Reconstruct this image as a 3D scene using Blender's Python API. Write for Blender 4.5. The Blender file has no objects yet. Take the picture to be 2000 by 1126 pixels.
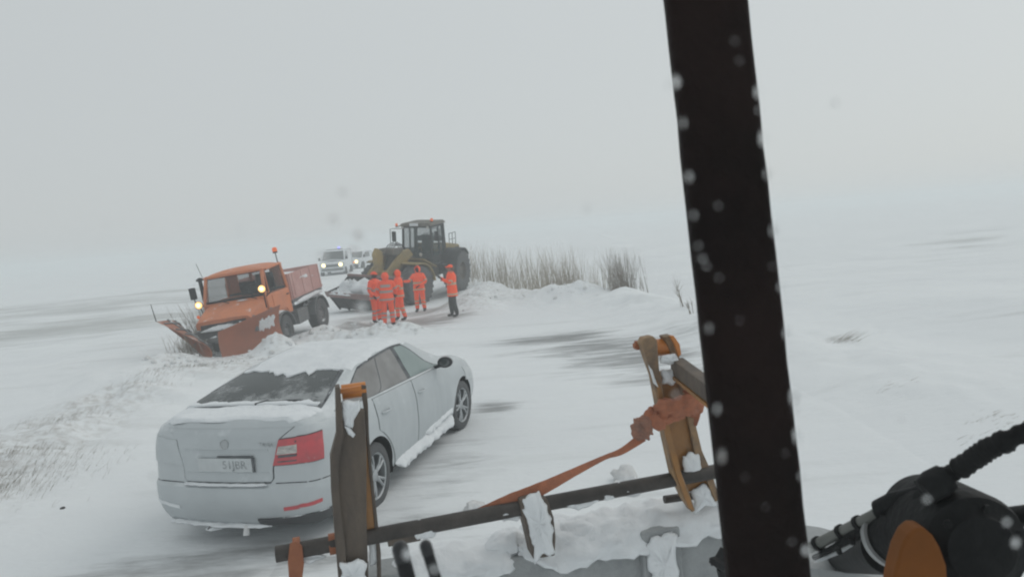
import bpy, bmesh, math, random
import numpy as np
from mathutils import Vector, Matrix, Quaternion, noise as mnoise

PI = math.pi
R = math.radians
scene = bpy.context.scene
col = scene.collection
random.seed(7)

# ------------------------------------------------------------------ camera
H = 2.554
PITCH, ROLL, FPX = -0.0838, 0.08, 1400.0
cam_d = bpy.data.cameras.new('camera')
cam = bpy.data.objects.new('camera', cam_d)
col.objects.link(cam)
cam_d.sensor_width = 36.0
cam_d.lens = FPX / 2000 * 36
cam_d.clip_start = 0.02
cam_d.clip_end = 4000
cam_d.dof.use_dof = True
cam_d.dof.focus_distance = 11.0
cam_d.dof.aperture_fstop = 9.0
fwd = Vector((0, math.cos(PITCH), math.sin(PITCH)))
up0 = Vector((0, -math.sin(PITCH), math.cos(PITCH)))
rt0 = Vector((1, 0, 0))
rt = rt0 * math.cos(ROLL) - up0 * math.sin(ROLL)
upv = up0 * math.cos(ROLL) + rt0 * math.sin(ROLL)
cam.matrix_world = Matrix((( rt.x, upv.x, -fwd.x, 0), (rt.y, upv.y, -fwd.y, 0), (rt.z, upv.z, -fwd.z, H), (0, 0, 0, 1)))
scene.camera = cam

# ------------------------------------------------------------------ world: overcast snow sky
world = bpy.data.worlds.new('World')
scene.world = world
world.use_nodes = True
nt = world.node_tree
nt.nodes.clear()
SUN_EL, SUN_AZ = R(42), R(60)          # azimuth measured from +Y towards +X
out = nt.nodes.new('ShaderNodeOutputWorld')
bg = nt.nodes.new('ShaderNodeBackground')
sky = nt.nodes.new('ShaderNodeTexSky')
sky.sky_type = 'NISHITA'
sky.sun_disc = False
sky.sun_elevation = SUN_EL
sky.sun_rotation = SUN_AZ
sky.air_density = 1.0
sky.dust_density = 3.0
geo = nt.nodes.new('ShaderNodeTexCoord')
nz = nt.nodes.new('ShaderNodeTexNoise')
nz.inputs['Scale'].default_value = 1.1
nz.inputs['Detail'].default_value = 3
dot = nt.nodes.new('ShaderNodeVectorMath'); dot.operation = 'DOT_PRODUCT'
dot.inputs[1].default_value = (math.sin(SUN_AZ) * math.cos(SUN_EL), math.cos(SUN_AZ) * math.cos(SUN_EL), math.sin(SUN_EL))
mr = nt.nodes.new('ShaderNodeMapRange')
mr.inputs['From Min'].default_value = -0.2
mr.inputs['From Max'].default_value = 1.0
ramp = nt.nodes.new('ShaderNodeMix'); ramp.data_type = 'RGBA'
ramp.inputs[6].default_value = (5.42, 5.74, 5.82, 1)    # thick cloud away from the hidden sun
ramp.inputs[7].default_value = (6.22, 6.58, 6.60, 1)
addn = nt.nodes.new('ShaderNodeMath'); addn.operation = 'MULTIPLY_ADD'
addn.inputs[1].default_value = 0.25; addn.inputs[2].default_value = -0.12
addm = nt.nodes.new('ShaderNodeMath'); addm.operation = 'ADD'
mix = nt.nodes.new('ShaderNodeMix'); mix.data_type = 'RGBA'
mix.inputs[0].default_value = 0.94                       # closed cloud cover over the clear sky
L = nt.links.new
L(geo.outputs['Generated'], nz.inputs['Vector'])
L(geo.outputs['Generated'], dot.inputs[0])
L(dot.outputs['Value'], mr.inputs['Value'])
L(nz.outputs['Fac'], addn.inputs[0])
L(mr.outputs['Result'], addm.inputs[0]); L(addn.outputs[0], addm.inputs[1])
L(addm.outputs[0], ramp.inputs[0])
L(sky.outputs['Color'], mix.inputs[6]); L(ramp.outputs[2], mix.inputs[7])
L(mix.outputs[2], bg.inputs['Color'])
bg.inputs['Strength'].default_value = 0.1
L(bg.outputs[0], out.inputs['Surface'])

sun_d = bpy.data.lights.new('sun', 'SUN')
sun_d.energy = 0.5
sun_d.angle = R(35)
sun_d.color = (1.0, 0.97, 0.93)
sun = bpy.data.objects.new('sun', sun_d)
col.objects.link(sun)
sd = Vector((math.sin(SUN_AZ) * math.cos(SUN_EL), math.cos(SUN_AZ) * math.cos(SUN_EL), math.sin(SUN_EL)))
sun.rotation_euler = sd.to_track_quat('Z', 'Y').to_euler()

vs = scene.view_settings
vs.view_transform = 'Standard'
try: vs.look = 'None'
except Exception: pass
vs.gamma = 1.0
vs.use_curve_mapping = False
vs.exposure = 0.0
scene.cycles.filter_width = 2.1
cy = scene.cycles
cy.use_denoising = True
cy.max_bounces = 10
cy.diffuse_bounces = 4
cy.transmission_bounces = 8
cy.transparent_max_bounces = 24
cy.volume_bounces = 2
cy.caustics_reflective = False
cy.caustics_refractive = False
cy.sample_clamp_indirect = 4.0

# ------------------------------------------------------------------ helpers
def ray(u, v):
    a0, b0 = u - 1000.0, v - 563.0
    cr, sr = math.cos(ROLL), math.sin(ROLL)
    a = a0 * cr - b0 * sr; up = -(a0 * sr + b0 * cr)
    return Vector((a, FPX * math.cos(PITCH) - up * math.sin(PITCH), FPX * math.sin(PITCH) + up * math.cos(PITCH)))

def at(u, v, y):
    """point of the place at distance y seen in that direction from the cab seat"""
    d = ray(u, v)
    return Vector((0, 0, H)) + d * (y / d.y)

def tag(o, label=None, cat=None, group=None, kind=None):
    if label: o['label'] = label
    if cat: o['category'] = cat
    if group: o['group'] = group
    if kind: o['kind'] = kind
    return o

def empty(name, loc=(0, 0, 0), rot=(0, 0, 0), parent=None):
    o = bpy.data.objects.new(name, None)
    o.empty_display_size = 0.1
    col.objects.link(o)
    o.location = loc
    o.rotation_euler = rot
    if parent: o.parent = parent
    return o

def copy_tree(o, parent=None):
    c = o.copy(); col.objects.link(c)
    if parent: c.parent = parent
    for ch in [x for x in bpy.data.objects if x.parent == o]:
        copy_tree(ch, c)
    return c

class MB:
    def __init__(s): s.v = []; s.f = []; s.mi = []; s.M = Matrix.Identity(4); s.cm = 0
    def add(s, vs, fs):
        b = len(s.v)
        s.v += [tuple(s.M @ Vector(p)) for p in vs]
        s.f += [tuple(b + i for i in f) for f in fs]
        s.mi += [s.cm] * len(fs)
        return s
    def box(s, c, d, rot=None):
        x, y, z = d[0] / 2, d[1] / 2, d[2] / 2
        pts = [Vector(p) for p in ((-x,-y,-z),(x,-y,-z),(x,y,-z),(-x,y,-z),(-x,-y,z),(x,-y,z),(x,y,z),(-x,y,z))]
        if rot is not None:
            q = Matrix.Rotation(rot[2],3,'Z') @ Matrix.Rotation(rot[1],3,'Y') @ Matrix.Rotation(rot[0],3,'X')
            pts = [q @ p for p in pts]
        return s.add([p + Vector(c) for p in pts], [(0,3,2,1),(4,5,6,7),(0,1,5,4),(1,2,6,5),(2,3,7,6),(3,0,4,7)])
    def hexa(s, p):      # eight corners, bottom ring then top ring
        return s.add(p, [(0,3,2,1),(4,5,6,7),(0,1,5,4),(1,2,6,5),(2,3,7,6),(3,0,4,7)])
    def tube(s, pts, r, seg=10, cap=True, flat=None):
        pts = [Vector(p) for p in pts]
        n = len(pts)
        rs = r if isinstance(r, (list, tuple)) else [r] * n
        vs, fs = [], []
        t0 = (pts[1] - pts[0]).normalized()
        ref = Vector((0, 0, 1)) if abs(t0.z) < .9 else Vector((1, 0, 0))
        a = t0.cross(ref).normalized(); 
        for i, p in enumerate(pts):
            t = (pts[min(i + 1, n - 1)] - pts[max(i - 1, 0)])
            t = t.normalized() if t.length > 1e-9 else t0
            a = (a - t * a.dot(t)).normalized(); b = t.cross(a)
            for k in range(seg):
                an = 2 * PI * k / seg
                vs.append(p + (a * math.cos(an) + b * math.sin(an) * (flat or 1)) * rs[i])
        for i in range(n - 1):
            for k in range(seg):
                k2 = (k + 1) % seg
                fs.append((i*seg+k, i*seg+k2, (i+1)*seg+k2, (i+1)*seg+k))
        if cap:
            fs.append(tuple(range(seg))[::-1]); fs.append(tuple((n-1)*seg + k for k in range(seg)))
        return s.add(vs, fs)
    def lathe(s, prof, o, ax, seg=24, closed=False):
        """prof: list of (radius, distance along axis)"""
        o = Vector(o); ax = Vector(ax).normalized()
        ref = Vector((0, 0, 1)) if abs(ax.z) < .9 else Vector((1, 0, 0))
        a = ax.cross(ref).normalized(); b = ax.cross(a)
        vs, fs = [], []
        for r, h in prof:
            for k in range(seg):
                an = 2 * PI * k / seg
                vs.append(o + ax * h + (a * math.cos(an) + b * math.sin(an)) * r)
        m = len(prof)
        for i in range(m - 1 if not closed else m):
            j = (i + 1) % m
            for k in range(seg):
                k2 = (k + 1) % seg
                fs.append((i*seg+k, i*seg+k2, j*seg+k2, j*seg+k))
        if not closed:
            fs.append(tuple(range(seg))[::-1]); fs.append(tuple((m-1)*seg + k for k in range(seg)))
        return s.add(vs, fs)
    def prism(s, poly, d):
        """poly: list of 3-D points in one plane, d: thickness vector"""
        poly = [Vector(p) for p in poly]; d = Vector(d); n = len(poly)
        fs = [tuple(range(n)), tuple(range(2*n - 1, n - 1, -1))]
        for i in range(n):
            j = (i + 1) % n
            fs.append((i, i + n, j + n, j))
        return s.add(poly + [p + d for p in poly], fs)
    def grid(s, P, closed_u=False):
        """P[i][j] points"""
        n, m = len(P), len(P[0])
        fs = [(i*m+j, (i+1)*m+j, (i+1)*m+j+1, i*m+j+1) for i in range(n-1) for j in range(m-1)]
        return s.add([p for row in P for p in row], fs)
    def slab(s, P, N, t0, t1):
        """a sheet following points P with normals N, from offset t0 (inside) to t1 (outside), closed at its rim"""
        n, m = len(P), len(P[0])
        top = [P[i][j] + N[i][j] * t1 for i in range(n) for j in range(m)]
        bot = [P[i][j] + N[i][j] * t0 for i in range(n) for j in range(m)]
        k = n * m
        fs = [(i*m+j, (i+1)*m+j, (i+1)*m+j+1, i*m+j+1) for i in range(n-1) for j in range(m-1)]
        rim = [i*m for i in range(n)] + [(n-1)*m + j for j in range(1, m)] + [i*m + m-1 for i in range(n-2, -1, -1)] + [j for j in range(m-2, 0, -1)]
        for a, b in zip(rim, rim[1:] + rim[:1]):
            fs.append((b, a, a + k, b + k))
        return s.add(top + bot, fs)
    def build(s, name, mat, parent=None, smooth=False, bevel=0, org=None, angle=40, recalc=True):
        me = bpy.data.meshes.new(name)
        vs = s.v
        if org is not None:
            vs = [tuple(Vector(p) - Vector(org)) for p in vs]
        me.from_pydata(vs, [], s.f)
        mats = mat if isinstance(mat, (list, tuple)) else [mat]
        for m_ in mats: me.materials.append(m_)
        if len(mats) > 1: me.polygons.foreach_set('material_index', s.mi)
        if recalc:
            bm = bmesh.new(); bm.from_mesh(me)
            bmesh.ops.recalc_face_normals(bm, faces=bm.faces)
            bm.to_mesh(me); bm.free()
        if smooth:
            me.polygons.foreach_set('use_smooth', [True] * len(me.polygons))
            try: me.set_sharp_from_angle(angle=R(angle))
            except Exception: pass
        me.update()
        o = bpy.data.objects.new(name, me)
        col.objects.link(o)
        if parent: o.parent = parent
        if bevel:
            b = o.modifiers.new('bevel', 'BEVEL'); b.width = bevel; b.segments = 2; b.limit_method = 'ANGLE'
        return o

def bake(o):
    """apply an object's modifiers"""
    dg = bpy.context.evaluated_depsgraph_get(); dg.update()
    me = bpy.data.meshes.new_from_object(o.evaluated_get(dg))
    o.modifiers.clear(); o.data = me
    return o

# ---- materials
def srgb(r, g, b):
    f = lambda c: (c/255/12.92 if c/255 <= .04045 else ((c/255+.055)/1.055)**2.4)
    return (f(r), f(g), f(b))

SNOW = (0.80, 0.825, 0.84)
def mat(name, c1, c2=None, rough=.6, metal=0, scale=6, snow=0.0, snow_scale=5, snow_up=0.0, bump=0.0, bscale=40, spec=.5, coat=0, stretch=(1,1,1), emit=None, dust=0.0, soft=0.0):
    """principled with a noisy colour, optional snow that lies on upward faces (snow_up) and sticks in patches (snow), a thin rime (dust)"""
    m = bpy.data.materials.new(name); m.use_nodes = True
    t = m.node_tree; ns = t.nodes; p = ns['Principled BSDF']; lk = t.links.new
    p.inputs['Roughness'].default_value = rough
    p.inputs['Metallic'].default_value = metal
    p.inputs['Specular IOR Level'].default_value = spec
    if coat: p.inputs['Coat Weight'].default_value = coat; p.inputs['Coat Roughness'].default_value = .15
    tc = ns.new('ShaderNodeTexCoord')
    mp = ns.new('ShaderNodeMapping'); mp.inputs['Scale'].default_value = stretch
    lk(tc.outputs['Object'], mp.inputs['Vector'])
    n = ns.new('ShaderNodeTexNoise'); n.inputs['Scale'].default_value = scale; n.inputs['Detail'].default_value = 6; n.inputs['Roughness'].default_value = .65
    lk(mp.outputs[0], n.inputs['Vector'])
    mx = ns.new('ShaderNodeMix'); mx.data_type = 'RGBA'
    mx.inputs[6].default_value = (*c1, 1); mx.inputs[7].default_value = (*(c2 or c1), 1)
    cr = ns.new('ShaderNodeMapRange'); cr.inputs['From Min'].default_value = .35; cr.inputs['From Max'].default_value = .65
    lk(n.outputs['Fac'], cr.inputs['Value']); lk(cr.outputs[0], mx.inputs[0])
    colr = mx.outputs[2]
    if snow or snow_up or dust:
        n2 = ns.new('ShaderNodeTexNoise'); n2.inputs['Scale'].default_value = snow_scale; n2.inputs['Detail'].default_value = 8; n2.inputs['Roughness'].default_value = .7
        lk(tc.outputs['Object'], n2.inputs['Vector'])
        g = ns.new('ShaderNodeNewGeometry'); sp = ns.new('ShaderNodeSeparateXYZ'); lk(g.outputs['Normal'], sp.inputs[0])
        ad = ns.new('ShaderNodeMath'); ad.operation = 'MULTIPLY_ADD'; ad.inputs[1].default_value = snow_up
        cl = ns.new('ShaderNodeMath'); cl.operation = 'MAXIMUM'; cl.inputs[1].default_value = 0; lk(sp.outputs['Z'], cl.inputs[0])
        lk(cl.outputs[0], ad.inputs[0]); lk(n2.outputs['Fac'], ad.inputs[2])
        r2 = ns.new('ShaderNodeMapRange'); r2.inputs['From Min'].default_value = .72 - snow - soft; r2.inputs['From Max'].default_value = .80 - snow
        r2.inputs['To Min'].default_value = dust
        lk(ad.outputs[0], r2.inputs['Value'])
        m2 = ns.new('ShaderNodeMix'); m2.data_type = 'RGBA'; m2.inputs[7].default_value = (*SNOW, 1)
        lk(r2.outputs[0], m2.inputs[0]); lk(colr, m2.inputs[6]); colr = m2.outputs[2]
        rr = ns.new('ShaderNodeMapRange'); rr.inputs['To Min'].default_value = rough; rr.inputs['To Max'].default_value = .9
        lk(r2.outputs[0], rr.inputs['Value']); lk(rr.outputs[0], p.inputs['Roughness'])
    lk(colr, p.inputs['Base Color'])
    if bump:
        n3 = ns.new('ShaderNodeTexNoise'); n3.inputs['Scale'].default_value = bscale; n3.inputs['Detail'].default_value = 5
        lk(tc.outputs['Object'], n3.inputs['Vector'])
        b = ns.new('ShaderNodeBump'); b.inputs['Strength'].default_value = bump; b.inputs['Distance'].default_value = .02
        lk(n3.outputs['Fac'], b.inputs['Height']); lk(b.outputs[0], p.inputs['Normal'])
    if emit:
        p.inputs['Emission Color'].default_value = (*emit[:3], 1); p.inputs['Emission Strength'].default_value = emit[3]
    return m

M = {}
M['snow'] = mat('snow', SNOW, (.73, .755, .775), .9, bump=.5, bscale=22, spec=.2)
M['dirty_snow'] = mat('dirty_snow', (.62, .62, .61), (.74, .75, .76), .95, bump=.8, bscale=14, scale=3, spec=.2)
M['silver'] = mat('silver_paint', (.44, .475, .49), (.49, .525, .54), .38, .3, 3, snow=-.07, snow_scale=2.6, snow_up=.20, coat=.3, dust=.14, soft=.14, bump=.06, bscale=120)
M['silver_side'] = mat('silver_paint_rime', (.41, .445, .46), (.47, .505, .52), .45, .3, 3, snow=-.05, snow_scale=4.5, snow_up=.1, stretch=(3, 1, .6), dust=.15, soft=.16, bump=.06, bscale=120)
M['seam'] = mat('dark_gap', (.05, .055, .06), (.16, .17, .18), .8, scale=9)
M['black_plastic'] = mat('black_plastic', (.018, .02, .022), (.035, .037, .04), .55, scale=12, snow=-.05, snow_up=.3, dust=.05)
M['black'] = mat('black_rubber', (.010, .011, .012), (.022, .023, .024), .65, scale=10, spec=.25)
M['gloss_black'] = mat('black_gloss', (.012, .013, .015), (.02, .021, .023), .35, scale=6)
M['glass_dark'] = mat('dark_glass', (.010, .018, .018), (.022, .032, .032), .12, scale=2.0, snow=-.06, snow_scale=1.5, dust=.02, soft=.26)
M['glass_frost'] = mat('frosted_glass', (.12, .115, .11), (.23, .225, .22), .5, scale=2.6, snow=.0, snow_scale=3, dust=.08)
M['glass_teal'] = mat('tinted_glass', (.15, .21, .20), (.21, .27, .26), .2, scale=1.6, dust=.08)
M['lamp_red'] = mat('red_lens', (.50, .018, .03), (.30, .012, .02), .25, scale=7, snow=-.02, snow_scale=7, dust=.10, soft=.12, emit=(.8, .02, .03, .06))
M['lamp_white'] = mat('white_lens', (.62, .60, .56), (.30, .29, .28), .4, scale=14, stretch=(1, 1, 4))
M['plate'] = mat('number_plate', (.58, .61, .62), (.50, .53, .54), .6, scale=8, snow=.05, snow_scale=6)
M['plate_ink'] = mat('plate_ink', (.20, .22, .23), (.46, .48, .49), .8, scale=30)
M['chrome'] = mat('chrome', (.35, .37, .38), (.5, .52, .53), .3, .8)
M['tyre'] = mat('tyre', (.022, .023, .024), (.04, .041, .042), .85, scale=16, snow=.0, snow_scale=7, dust=.07)
M['rim'] = mat('alloy', (.30, .32, .33), (.42, .44, .45), .4, .5, 8, snow=.03, snow_scale=9, dust=.1)
M['orange_truck'] = mat('orange_truck_paint', (.66, .19, .05), (.54, .165, .06), .55, scale=2.2, snow=-.08, snow_scale=3, snow_up=.24, dust=.05)
M['orange_faded'] = mat('faded_red_bed', (.40, .12, .085), (.50, .22, .18), .7, scale=2.4, snow=.07, snow_scale=2.2, dust=.2)
M['plow'] = mat('plough_paint', (.38, .115, .05), (.28, .10, .055), .6, scale=2.0, snow=-.045, snow_scale=1.7, snow_up=.2, dust=.04)
M['chassis'] = mat('chassis', (.04, .041, .042), (.10, .10, .10), .8, scale=4, snow=.06, snow_scale=3, snow_up=.15, dust=.12)
M['truck_glass'] = mat('truck_glass', (.035, .042, .042), (.075, .082, .08), .12, scale=1.1, dust=.06)
M['truck_glass_back'] = mat('see_through_window', (.36, .39, .39), (.44, .47, .47), .3, scale=2)
M['lamp_on'] = mat('lit_lamp', (.9, .7, .4), rough=.3, emit=(1, .52, .14, 1.5))
M['lamp_core'] = mat('lamp_core', (1, .85, .6), rough=.3, emit=(1, .80, .42, 2.2))
M['headlight_on'] = mat('lit_headlight', (1, .92, .7), rough=.3, emit=(1, .86, .42, 2.0))
M['indicator_on'] = mat('lit_indicator', (1, .35, .1), rough=.3, emit=(1, .30, .06, 1.5))
M['blue_on'] = mat('lit_blue_beacon', (.3, .3, 1), rough=.3, emit=(.33, .33, 1, 1.6))
M['amber'] = mat('amber_beacon', (.75, .14, .03), (.65, .10, .02), .35, emit=(1, .20, .04, .25))
M['white_van'] = mat('white_van', (.62, .65, .67), (.70, .73, .75), .5, scale=2, snow=.05, snow_up=.2, dust=.1)
M['yellow'] = mat('loader_yellow', (.33, .225, .055), (.19, .14, .05), .65, scale=2.3, snow=-.06, snow_scale=3, snow_up=.16, dust=.04)
M['loader_dark'] = mat('loader_dark', (.018, .022, .023), (.036, .04, .04), .7, scale=2.5, snow_up=.16, snow=-.08, dust=.015, spec=.25)
M['loader_grime'] = mat('loader_grime', (.065, .058, .045), (.12, .10, .07), .85, scale=3, snow=-.02, snow_scale=5, snow_up=.1, dust=.04)
M['loader_glass'] = mat('loader_glass', (.04, .052, .052), (.06, .075, .074), .12, scale=1.0)
M['loader_glass_lit'] = mat('loader_glass_through', (.36, .47, .46), (.42, .53, .52), .3, scale=1.5)
M['rust_edge'] = mat('rusty_red_steel', (.20, .075, .055), (.13, .06, .05), .8, scale=3, dust=.1)
M['hivis'] = mat('hivis_orange', (.95, .105, .02), (.84, .08, .016), .75, scale=9, bump=.25, bscale=18, emit=(1, .09, .02, .10))  # faint glow added to keep the orange vivid; the cloth is no lamp
M['hivis2'] = mat('hivis_orange_worn', (.86, .10, .03), (.74, .08, .03), .8, scale=9, bump=.25, bscale=18, emit=(1, .09, .02, .08))  # same added glow on the worn suits, slightly weaker
M['band'] = mat('reflective_band', (.60, .42, .28), (.50, .36, .26), .5, scale=8)
M['band_grey'] = mat('reflective_band_grey', (.36, .30, .28), (.30, .26, .25), .5, scale=8)
M['trousers'] = mat('dark_trousers', (.035, .037, .036), (.055, .056, .054), .85)
M['boot'] = mat('boot', (.03, .03, .03), (.05, .048, .045), .8)
M['skin'] = mat('skin', (.36, .19, .13), (.30, .15, .11), .6)
M['face_dark'] = mat('balaclava', (.03, .025, .025), (.06, .05, .045), .9)
M['hair'] = mat('brown_hair', (.11, .075, .055), (.16, .11, .08), .9)
M['pillar'] = mat('pillar_paint', (.0075, .0055, .0052), (.016, .010, .009), .7, scale=5, bump=.3, bscale=60, spec=.08)
M['arm_black'] = mat('arm_black', (.006, .0065, .007), (.016, .017, .017), .6, scale=9, bump=.3, bscale=40, spec=.14)
M['steel_brown'] = mat('worn_brown_steel', (.060, .045, .034), (.125, .092, .064), .65, .1, 5, snow=-.06, snow_scale=9, stretch=(2, 2, .6), bump=.25, bscale=50, dust=.03)
M['steel_dark'] = mat('dark_bar', (.032, .028, .025), (.065, .056, .05), .55, .1, 9, bump=.2, bscale=60, snow=-.04, snow_up=.06, snow_scale=12)
M['ochre'] = mat('ochre_paint', (.36, .17, .045), (.24, .125, .045), .5, scale=7, snow=-.06, snow_scale=12, bump=.15, bscale=50, coat=.2)
M['ochre_worn'] = mat('worn_ochre_steel', (.34, .20, .085), (.13, .085, .05), .65, 0, 9, snow=-.08, snow_scale=14, bump=.25, bscale=60, dust=.04)
M['bucket'] = mat('scraped_bucket', (.012, .011, .011), (.035, .03, .028), .7, scale=2, snow=-.02, snow_scale=2, dust=.03, spec=.2)
M['orange_paint'] = mat('orange_paint', (.56, .20, .035), (.42, .14, .03), .45, scale=7, bump=.15, bscale=50, coat=.3)
M['rust_orange'] = mat('rusty_orange', (.34, .13, .06), (.25, .09, .045), .7, scale=9, bump=.3, bscale=50)
M['strap'] = mat('orange_strap', (.43, .145, .065), (.31, .11, .055), .85, scale=25, bump=.4, bscale=160, dust=.03)
M['strap_dark'] = mat('dirty_strap', (.34, .15, .09), (.19, .095, .065), .9, scale=22, bump=.5, bscale=90, dust=.04)
M['grey_panel'] = mat('snow_dusted_panel', (.27, .285, .29), (.38, .395, .40), .85, scale=5, snow=.0, snow_scale=7, bump=.3, bscale=70)
M['boom_paint'] = mat('boom_orange', (.20, .068, .011), (.15, .052, .009), .6, scale=7, snow=-.19, snow_scale=60, spec=.2)
M['pipe_grey'] = mat('grey_pipe', (.10, .105, .095), (.14, .145, .135), .5, .2, 9)
M['strap_grey'] = mat('grey_clamp', (.27, .28, .28), (.34, .35, .35), .5, .3)
M['reed'] = mat('dry_reed', (.27, .23, .175), (.38, .33, .25), .9, scale=3)
M['twig'] = mat('bare_twig', (.19, .16, .13), (.27, .235, .19), .9, scale=3)
M['clod'] = mat('dark_clod', (.03, .03, .03), (.06, .055, .05), .9)

def water():
    m = bpy.data.materials.new('water_drop'); m.use_nodes = True
    p = m.node_tree.nodes['Principled BSDF']
    p.inputs['Base Color'].default_value = (.96, .97, .97, 1)
    p.inputs['Transmission Weight'].default_value = 1.0
    p.inputs['Roughness'].default_value = .08
    p.inputs['IOR'].default_value = 1.33
    return m
M['water'] = water()
def clear_glass():
    m = bpy.data.materials.new('clear_pane'); m.use_nodes = True
    t = m.node_tree; t.nodes.clear()
    o = t.nodes.new('ShaderNodeOutputMaterial'); b = t.nodes.new('ShaderNodeBsdfTransparent')
    b.inputs['Color'].default_value = (1, 1, 1, 1)
    t.links.new(b.outputs[0], o.inputs['Surface'])
    return m
M['pane'] = clear_glass()
def pane_mat(name, c, alpha, rough=.1):
    m = bpy.data.materials.new(name); m.use_nodes = True
    p = m.node_tree.nodes['Principled BSDF']
    p.inputs['Base Color'].default_value = (*c, 1); p.inputs['Alpha'].default_value = alpha; p.inputs['Roughness'].default_value = rough
    return m
M['pane_dark'] = pane_mat('vehicle_pane', (.035, .045, .045), .22)
M['pane_teal'] = pane_mat('loader_pane', (.05, .10, .095), .20)
# ==SETTING==

# ------------------------------------------------------------------ terrain
def _hash(ix, iy, s):
    n = (ix.astype(np.int64) * 374761393 + iy.astype(np.int64) * 668265263 + s * 1442695041) & 0x7fffffff
    n = ((n ^ (n >> 13)) * 1274126177) & 0x7fffffff
    n = n ^ (n >> 16)
    return (n & 0xffff) / 65535.0
def vnoise(x, y, s=0):
    x = np.asarray(x, float); y = np.asarray(y, float)
    ix, iy = np.floor(x), np.floor(y); fx, fy = x - ix, y - iy
    ux, uy = fx*fx*fx*(fx*(fx*6-15)+10), fy*fy*fy*(fy*(fy*6-15)+10)
    a = _hash(ix, iy, s); b = _hash(ix+1, iy, s); c = _hash(ix, iy+1, s); d = _hash(ix+1, iy+1, s)
    return (a*(1-ux)+b*ux)*(1-uy) + (c*(1-ux)+d*ux)*uy - .5
def fbm(x, y, s=0, o=4):
    v = 0; a = 1.0
    for i in range(o):
        v = v + a * vnoise(x * 2**i + 17.3*i, y * 2**i - 9.1*i, s + i); a *= .5
    return v
def sstep(a, b, x):
    t = np.clip((np.asarray(x, float) - a) / (b - a), 0, 1); return t*t*(3-2*t)
def base_h(y):
    y = np.asarray(y, float); return -0.018 * np.clip(y - 7, 0, 27) + .5 * sstep(33, 45, y)
def road_c(y):
    y = np.asarray(y, float); return .9 - .0118 * np.clip(y - 8, 0, None)**2 * (1 - .0 * y)
def seg_dist(x, y, pts):
    """distance to a polyline"""
    d = np.full(np.shape(x), 1e9)
    for (x0, y0), (x1, y1) in zip(pts[:-1], pts[1:]):
        vx, vy = x1-x0, y1-y0; l2 = vx*vx+vy*vy
        t = np.clip(((x-x0)*vx + (y-y0)*vy) / l2, 0, 1)
        d = np.minimum(d, np.hypot(x-x0-t*vx, y-y0-t*vy))
    return d
BANK_L = [(-6.2, 3), (-6.6, 7.5), (-7.2, 11), (-7.6, 13.6)]
BANK_R = [(-3.6, 41), (-2.2, 36), (-.6, 31.5), (1.2, 28.3), (2.3, 26.6), (3.1, 24.6), (4.0, 21.5), (4.6, 18.5), (5.2, 14), (5.6, 9)]
HEAPS = [  # x, y, radius x, radius y, height: snow pushed up by the plough and heaps along the road
    (-7.4, 18.1, .9, .6, .02), (-8.9, 18.6, .7, .8, .22), (-6.45, 19.0, .5, .5, .44), (-6.5, 16.6, 1.4, .9, .06),
    (-5.7, 21.3, .9, .7, .30), (-5.3, 23.0, .9, .9, .25), (-4.9, 20.2, 1.3, .5, .26), (-3.9, 20.3, .9, .45, .30), (-3.0, 20.6, .9, .45, .22),
    (-1.6, 26.4, 1.1, 1.8, .50), (-1.2, 29.5, 1.2, 2.0, .62), (.1, 27.0, 1.4, 1.3, .25), (2.1, 25.4, 1.0, .9, .34), (1.2, 25.6, 1.4, 1.1, .30), (3.4, 22.6, 1.2, 1.4, .22),
    (-8.3, 21.5, .8, 2.0, -.35), (-9.6, 16.3, 1.4, 1.0, .18), (-7.8, 15.2, 1.2, .9, .18), (-6.8, 13.2, 1.2, .9, .16),
]
def height(x, y, fine=True):
    x = np.asarray(x, float); y = np.asarray(y, float)
    h = base_h(y)
    t = np.abs(x - road_c(np.minimum(y, 46)))
    off = sstep(3.0, 6.5, t)
    h = h + .10 * fbm(x*.22, y*.22, 3) * (0.25 + off) + .5 * fbm(x*.03, y*.03, 5, 3) * sstep(12, 60, np.hypot(x, y-10))
    lump = fbm(x*1.6, y*1.6, 11, 4)
    dl = seg_dist(x, y, BANK_L); dr = seg_dist(x, y, BANK_R)
    bl = np.exp(-(dl/1.1)**2); br = np.exp(-(dr/1.5)**2)
    h = h + bl * (.14 + .17*lump) + br * (.30 + .16*fbm(x*.5, y*.5, 21) + .10*lump)
    h = h + sstep(0, 8, x - (road_c(np.minimum(y, 46)) + 4.5)) * .25 - sstep(0, 10, (road_c(np.minimum(y, 46)) - 8.0) - x) * .15
    for hx, hy, rx, ry, hh in HEAPS:
        g = np.exp(-((x-hx)/rx)**2 - ((y-hy)/ry)**2)
        h = h + hh * g * (1 + (.9 if hx < -1.8 else .45)*lump)
    if fine:
        h = h + .035 * fbm(x*.9, y*2.2, 31, 4) * (.45 + .8*off) + .02 * fbm(x*5, y*5, 41, 2) * (bl + br + .15)
    return h
def hz(x, y): return float(height(np.array([x]), np.array([y]))[0])

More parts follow.
